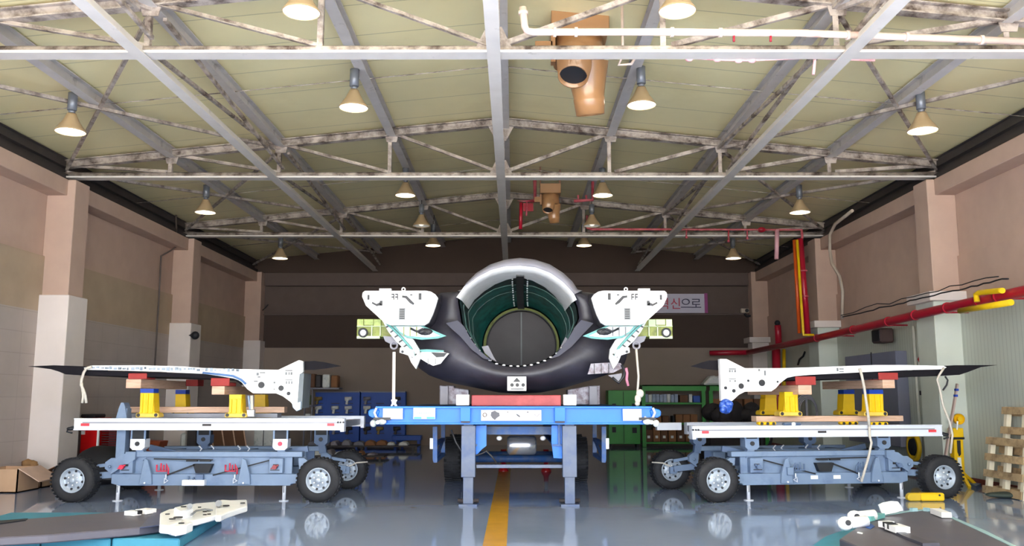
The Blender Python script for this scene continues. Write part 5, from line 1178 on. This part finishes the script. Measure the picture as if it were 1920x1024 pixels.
# cardboard box and crumpled paper at the left edge
pbx = Pl(15.2)
t = root('cardboard_box', 'open cardboard box at the left edge beside the first pillar', 'cardboard box')
m = MB(); Yx = pbx.p.y; a = pbx.at(-8, 900); a.x = -9.0; b = pbx.at(33, 900); zt2 = pbx.at(10, 880).z
m.box(a.x, b.x, Yx, Yx+.02, 0, zt2).box(a.x, b.x, Yx+.68, Yx+.7, 0, zt2).box(a.x, a.x+.02, Yx, Yx+.7, 0, zt2).box(b.x-.02, b.x, Yx, Yx+.7, 0, zt2).box(a.x, b.x, Yx, Yx+.7, 0, .02); m.build('carton', m_card2 if False else mat('carton_light', (196, 160, 128), .85, 0, .06), t)
MB().prism([(b.x, Yx, zt2), (b.x, Yx+.7, zt2), (b.x+.34, Yx+.7, zt2-.2), (b.x+.34, Yx+.05, zt2-.22)], (0, 0, .015)).build('flap', mat('carton_inner', (206, 176, 158), .85), t)
t2 = root('cardboard_box', 'second open cardboard box with crumpled paper, right of the first', 'cardboard box')
q = Vector((-8.72, 16.05, 0)); m = MB(); m.box(q.x-.32, q.x+.3, q.y, q.y+.02, 0, .26).box(q.x-.32, q.x+.3, q.y+.5, q.y+.52, 0, .26).box(q.x-.32, q.x-.3, q.y, q.y+.52, 0, .26).box(q.x+.28, q.x+.3, q.y, q.y+.52, 0, .26).box(q.x-.32, q.x+.3, q.y, q.y+.52, 0, .02); m.build('carton', MATS['carton_light'], t2)
MB().prism([(q.x+.3, q.y, .26), (q.x+.3, q.y+.5, .26), (q.x+.52, q.y+.5, .38), (q.x+.5, q.y, .36)], (0, 0, .012)).build('flap', m_card, t2)
random.seed(21)
m = MB()
for k in range(7): m.ball(q+Vector((random.uniform(-.15, .18), .28+random.uniform(-.1, .1), .27+random.uniform(-.05, .14))), random.uniform(.07, .13), (1, 1, .8), 7)
one(m, 'crumpled_paper', mat('paper_brown', (150, 112, 72), .85, 0, .2), 'crumpled brown paper sticking out of the second cardboard box', 'paper')
one(MB().ball(q+Vector((-.15, -.12, .30)), .10, (1.7, .7, .6), 8), 'paper_sheet', mat('paper_white', (216, 210, 212), .8), 'crumpled whitish paper over the edge of the second cardboard box', 'paper')

# ================================================================== FOREGROUND TAIL FINS ON MATS
m_mat = mat('mat_teal', (60, 136, 160), .6, 0, .08, 4); m_fin = mat('fin_grey', (86, 82, 92), .45, 0, .06, 3, dirt=(76, 76, 92), dirt_amt=.4, dirt_scale=1.2); m_edge = mat('fin_edge_pale', (150, 184, 190), .45)
MZ = .11
def slab(pts_px, z, th): return [gp(x, y, z) for x, y in pts_px], (0, 0, -th)
gL = 'teal mats under the left tail fin'
for pts_, lb in (([(-120,1040),(-120,975),(76,966),(88,1030)], 'left piece of the teal mat under the left tail fin'), ([(78,966),(226,955),(209,1003),(90,1012)], 'middle piece of the teal mat under the left tail fin'), ([(229,955),(420,952),(418,966),(337,1010),(212,1003)], 'right piece of the teal mat under the left tail fin')):
    pass
# mats built on the floor as thick pads: near edge, far edge
A0 = gp(-150, 1008, MZ); A1 = gp(337, 1010.5, MZ); A2 = gp(417, 962, MZ); 
ux = Vector((A1.x-A0.x, A1.y-A0.y, 0)); 
def matpiece(x0, x1, x2, x3, label):   # near left/right px, far right/left px
    n0 = gp(x0, 1008+(x0+150)*.005, MZ); n1 = gp(x1, 1008+(x1+150)*.005, MZ); f1 = gp(x2, 961, MZ); f0 = gp(x3, 961, MZ)
    m = MB(); m.prism([n0, n1, f1, f0], (0, 0, -MZ)); return one(m, 'floor_mat', m_mat, label, 'mat', gL, bevel=.015)
matpiece(-150, 74, 210, 20, 'left piece of the teal mat under the left tail fin')
matpiece(77, 207, 300, 213, 'middle piece of the teal mat under the left tail fin')
matpiece(210, 337, 417, 303, 'right piece of the teal mat under the left tail fin')
FZ = MZ+.10
t = root('tail_fin', 'dark grey aircraft tail fin lying on teal mats at the lower left', 'tail fin', 'tail fins on the floor')
m = MB(); L_ = [(-160,992),(0,979),(52,973),(245,958),(303,954),(300,984),(262,989),(200,994),(90,1003),(-20,1009),(-160,1016)]
m.prism([gp(x, y, FZ) for x, y in L_], (0, 0, -.085)); m.build('fin_skin', m_fin, t, .012)
m = MB(); m.prism([gp(x, y, FZ+.012) for x, y in ((-160,996),(0,981.5),(48,975),(52,972),(0,976),(-160,986))], (0, 0, -.012)); m.build('leading_strip', m_dark, t)
m = MB(); m.prism([gp(x, y, FZ+.012) for x, y in ((262,989),(300,984),(303,954),(292,957))], (0, 0, -.01)); m.build('root_band', mat('fin_band', (70, 74, 100), .4), t)
def flat(pts_, z, th): return ([gp(x, y, z) for x, y in pts_], (0, 0, -th))
wh = MB()
wh.prism(*flat(((299,984),(300,962),(316,955),(333,953),(344,965),(340,978),(318,986)), FZ+.05, .09))
wh.prism(*flat(((333,981),(336,951),(366,944),(404,941),(406,966),(372,975)), FZ+.02, .06))
wh.prism(*flat(((404,967),(404,940),(416,937),(432,938),(463,937),(464,949),(444,955),(424,962),(414,967)), FZ+.04, .07))
rt = wh.build('root_fitting', m_white, t, .012)
m = MB(); m.prism(*flat(((326,952),(352,945),(360,947),(362,953),(338,959)), FZ+.12, .10)); m.prism(*flat(((316,985),(330,977),(352,975),(362,979),(350,984),(330,988)), FZ+.04, .10)); m.build('fitting_bracket', m_white, rt, .01)
m = MB(); m.tube([gp(x, y, FZ+.06) for x, y in ((358,966),(368,958),(384,955),(398,957))], .012, 6); m.cyl(gp(356, 949, FZ+.12), gp(356, 949, FZ+.18), .03, n=10); m.cyl(gp(410, 944, FZ+.05), gp(410, 944, FZ+.1), .04, n=10); m.build('fitting_pin', m_greym, rt)
m = MB()
for x, y, z, r in ((323,974,.07,.035),(334,971,.07,.05),(344,951,.12,.03),(314,965,.07,.025),(384,960,.02,.025),(392,959,.02,.025),(384,966,.02,.022),(392,965,.02,.022),(424,949,.05,.04),(455,944,.05,.03),(374,952,.02,.02),(340,982,.04,.03)):
    q = gp(x, y, FZ+z); m.cyl(q, q+Vector((0, 0, .01)), r, n=10)
m.build('fitting_holes', m_ink, rt)
for (a, b) in (((241,960,256,966)), ((257,957,263,962)), ((264,955,283,962))) if False else (((242,961),(256,959)), ((265,957.5),(283,954.5))):
    pass
m = MB(); m.bar(gp(242, 963, FZ+.03), gp(256, 961, FZ+.03), .16, .05); m.bar(gp(264, 960, FZ+.03), gp(283, 957, FZ+.03), .17, .05); m.build('hinge_block', m_white, t)
MB().bar(gp(256, 961, FZ+.04), gp(264, 960, FZ+.04), .06, .04).build('hinge_pin', m_dark, t)
# right fin
one(MB().prism([gp(x, y, MZ) for x, y in ((1490,1045),(1545,1006),(1606,984),(1660,975),(1960,1040),(1960,1080),(1490,1080))], (0, 0, -MZ)), 'floor_mat', m_mat, 'teal mat under the right tail fin', 'mat', bevel=.015)
t = root('tail_fin', 'dark grey aircraft tail fin lying on a teal mat at the lower right', 'tail fin', 'tail fins on the floor')
def sfin(pts_, z, th, name, mm, par, bev=0): return MB().prism([gp(x, y, z) for x, y in pts_], (0, 0, -th)).build(name, mm, par, bev)
sfin([(1574,1010),(1592,998),(1612,986),(1640,975),(1657,967),(1706,959),(1750,955),(1776,968),(1840,997),(1905,1028),(1960,1060),(1700,1060),(1620,1030)], FZ, .085, 'fin_skin', m_fin, t, .01)
sfin([(1776,968),(1840,997),(1905,1028),(1912,1027),(1846,994),(1779,966)], FZ+.006, .07, 'edge_strip', m_edge, t)
sfin([(1640,975),(1657,967),(1706,959),(1750,955),(1748,953.5),(1704,957),(1655,965),(1637,974)], FZ+.006, .07, 'edge_strip', m_edge, t)
sfin([(1646,979),(1652,977),(1700,999),(1740,1014),(1752,1014),(1762,1018),(1730,1019),(1690,1003)], FZ+.03, .03, 'raised_seam', mat('fin_ridge', (70, 68, 78), .45), t)
m = MB(); m.bar(gp(1657, 982, FZ+.05), gp(1667, 984, FZ+.05), .14, .06); m.bar(gp(1672, 987, FZ+.05), gp(1693, 994, FZ+.05), .15, .06); m.build('hinge_block', m_white, t); MB().bar(gp(1664, 983, FZ+.06), gp(1675, 988, FZ+.06), .10, .05).build('hinge_pin', m_dark, t)
m = MB(); m.bar(gp(1753, 958, FZ+.04), gp(1775, 966, FZ+.04), .11, .06); m.build('hinge_block', m_white, t)
m = MB(); m.bar(gp(1708, 956, FZ+.02), gp(1718, 955.5, FZ+.02), .05, .04); m.bar(gp(1733, 955, FZ+.02), gp(1741, 956, FZ+.02), .05, .04); m.build('edge_tab', m_edge, t)
for (x, y) in ((1617, 970), (1601, 982)):
    q = gp(x, y, FZ+.04); m = MB(); m.cyl(q+Vector((-.09, 0, .0)), q+Vector((.16, .05, .02)), .06, n=14); m.ball(q+Vector((-.09, 0, 0)), .085, (1, .9, .9)); lg = m.build('root_fitting', m_white, t); m = MB(); q2 = q+Vector((-.09, -.075, .02)); m.cyl(q2, q2+Vector((0, -.012, 0)), .03, n=10); m.build('fitting_bore', m_ink, lg)
m = MB(); m.bar(gp(1626, 973, FZ+.03), gp(1652, 966, FZ+.03), .09, .05); m.build('link_bar', m_teal, t)
sfin([(1620,984),(1632,981),(1640,987),(1632,992),(1624,989)], FZ+.004, .01, 'blue_patch', mat('patch_blue', (40, 84, 160), .5), t)
sfin([(1608,997),(1618,999),(1617,1001),(1607,999)], FZ+.004, .01, 'white_mark', m_sign, t)
qa = gp(1659, 968, FZ); pq = Pl(qa.y)
MB().ext(pq, [(1655,966),(1648,947),(1656,943),(1672,940),(1684,941),(1689,948),(1693,957),(1680,961),(1665,964)], .03).build('paper_sheet', m_sign, t)
# ------------------------------------------------------------------ origins
for o in list(bpy.data.objects):
    if o.parent is None and o.type in ('MESH', 'EMPTY') and o.name not in SETTLED: settle(o)
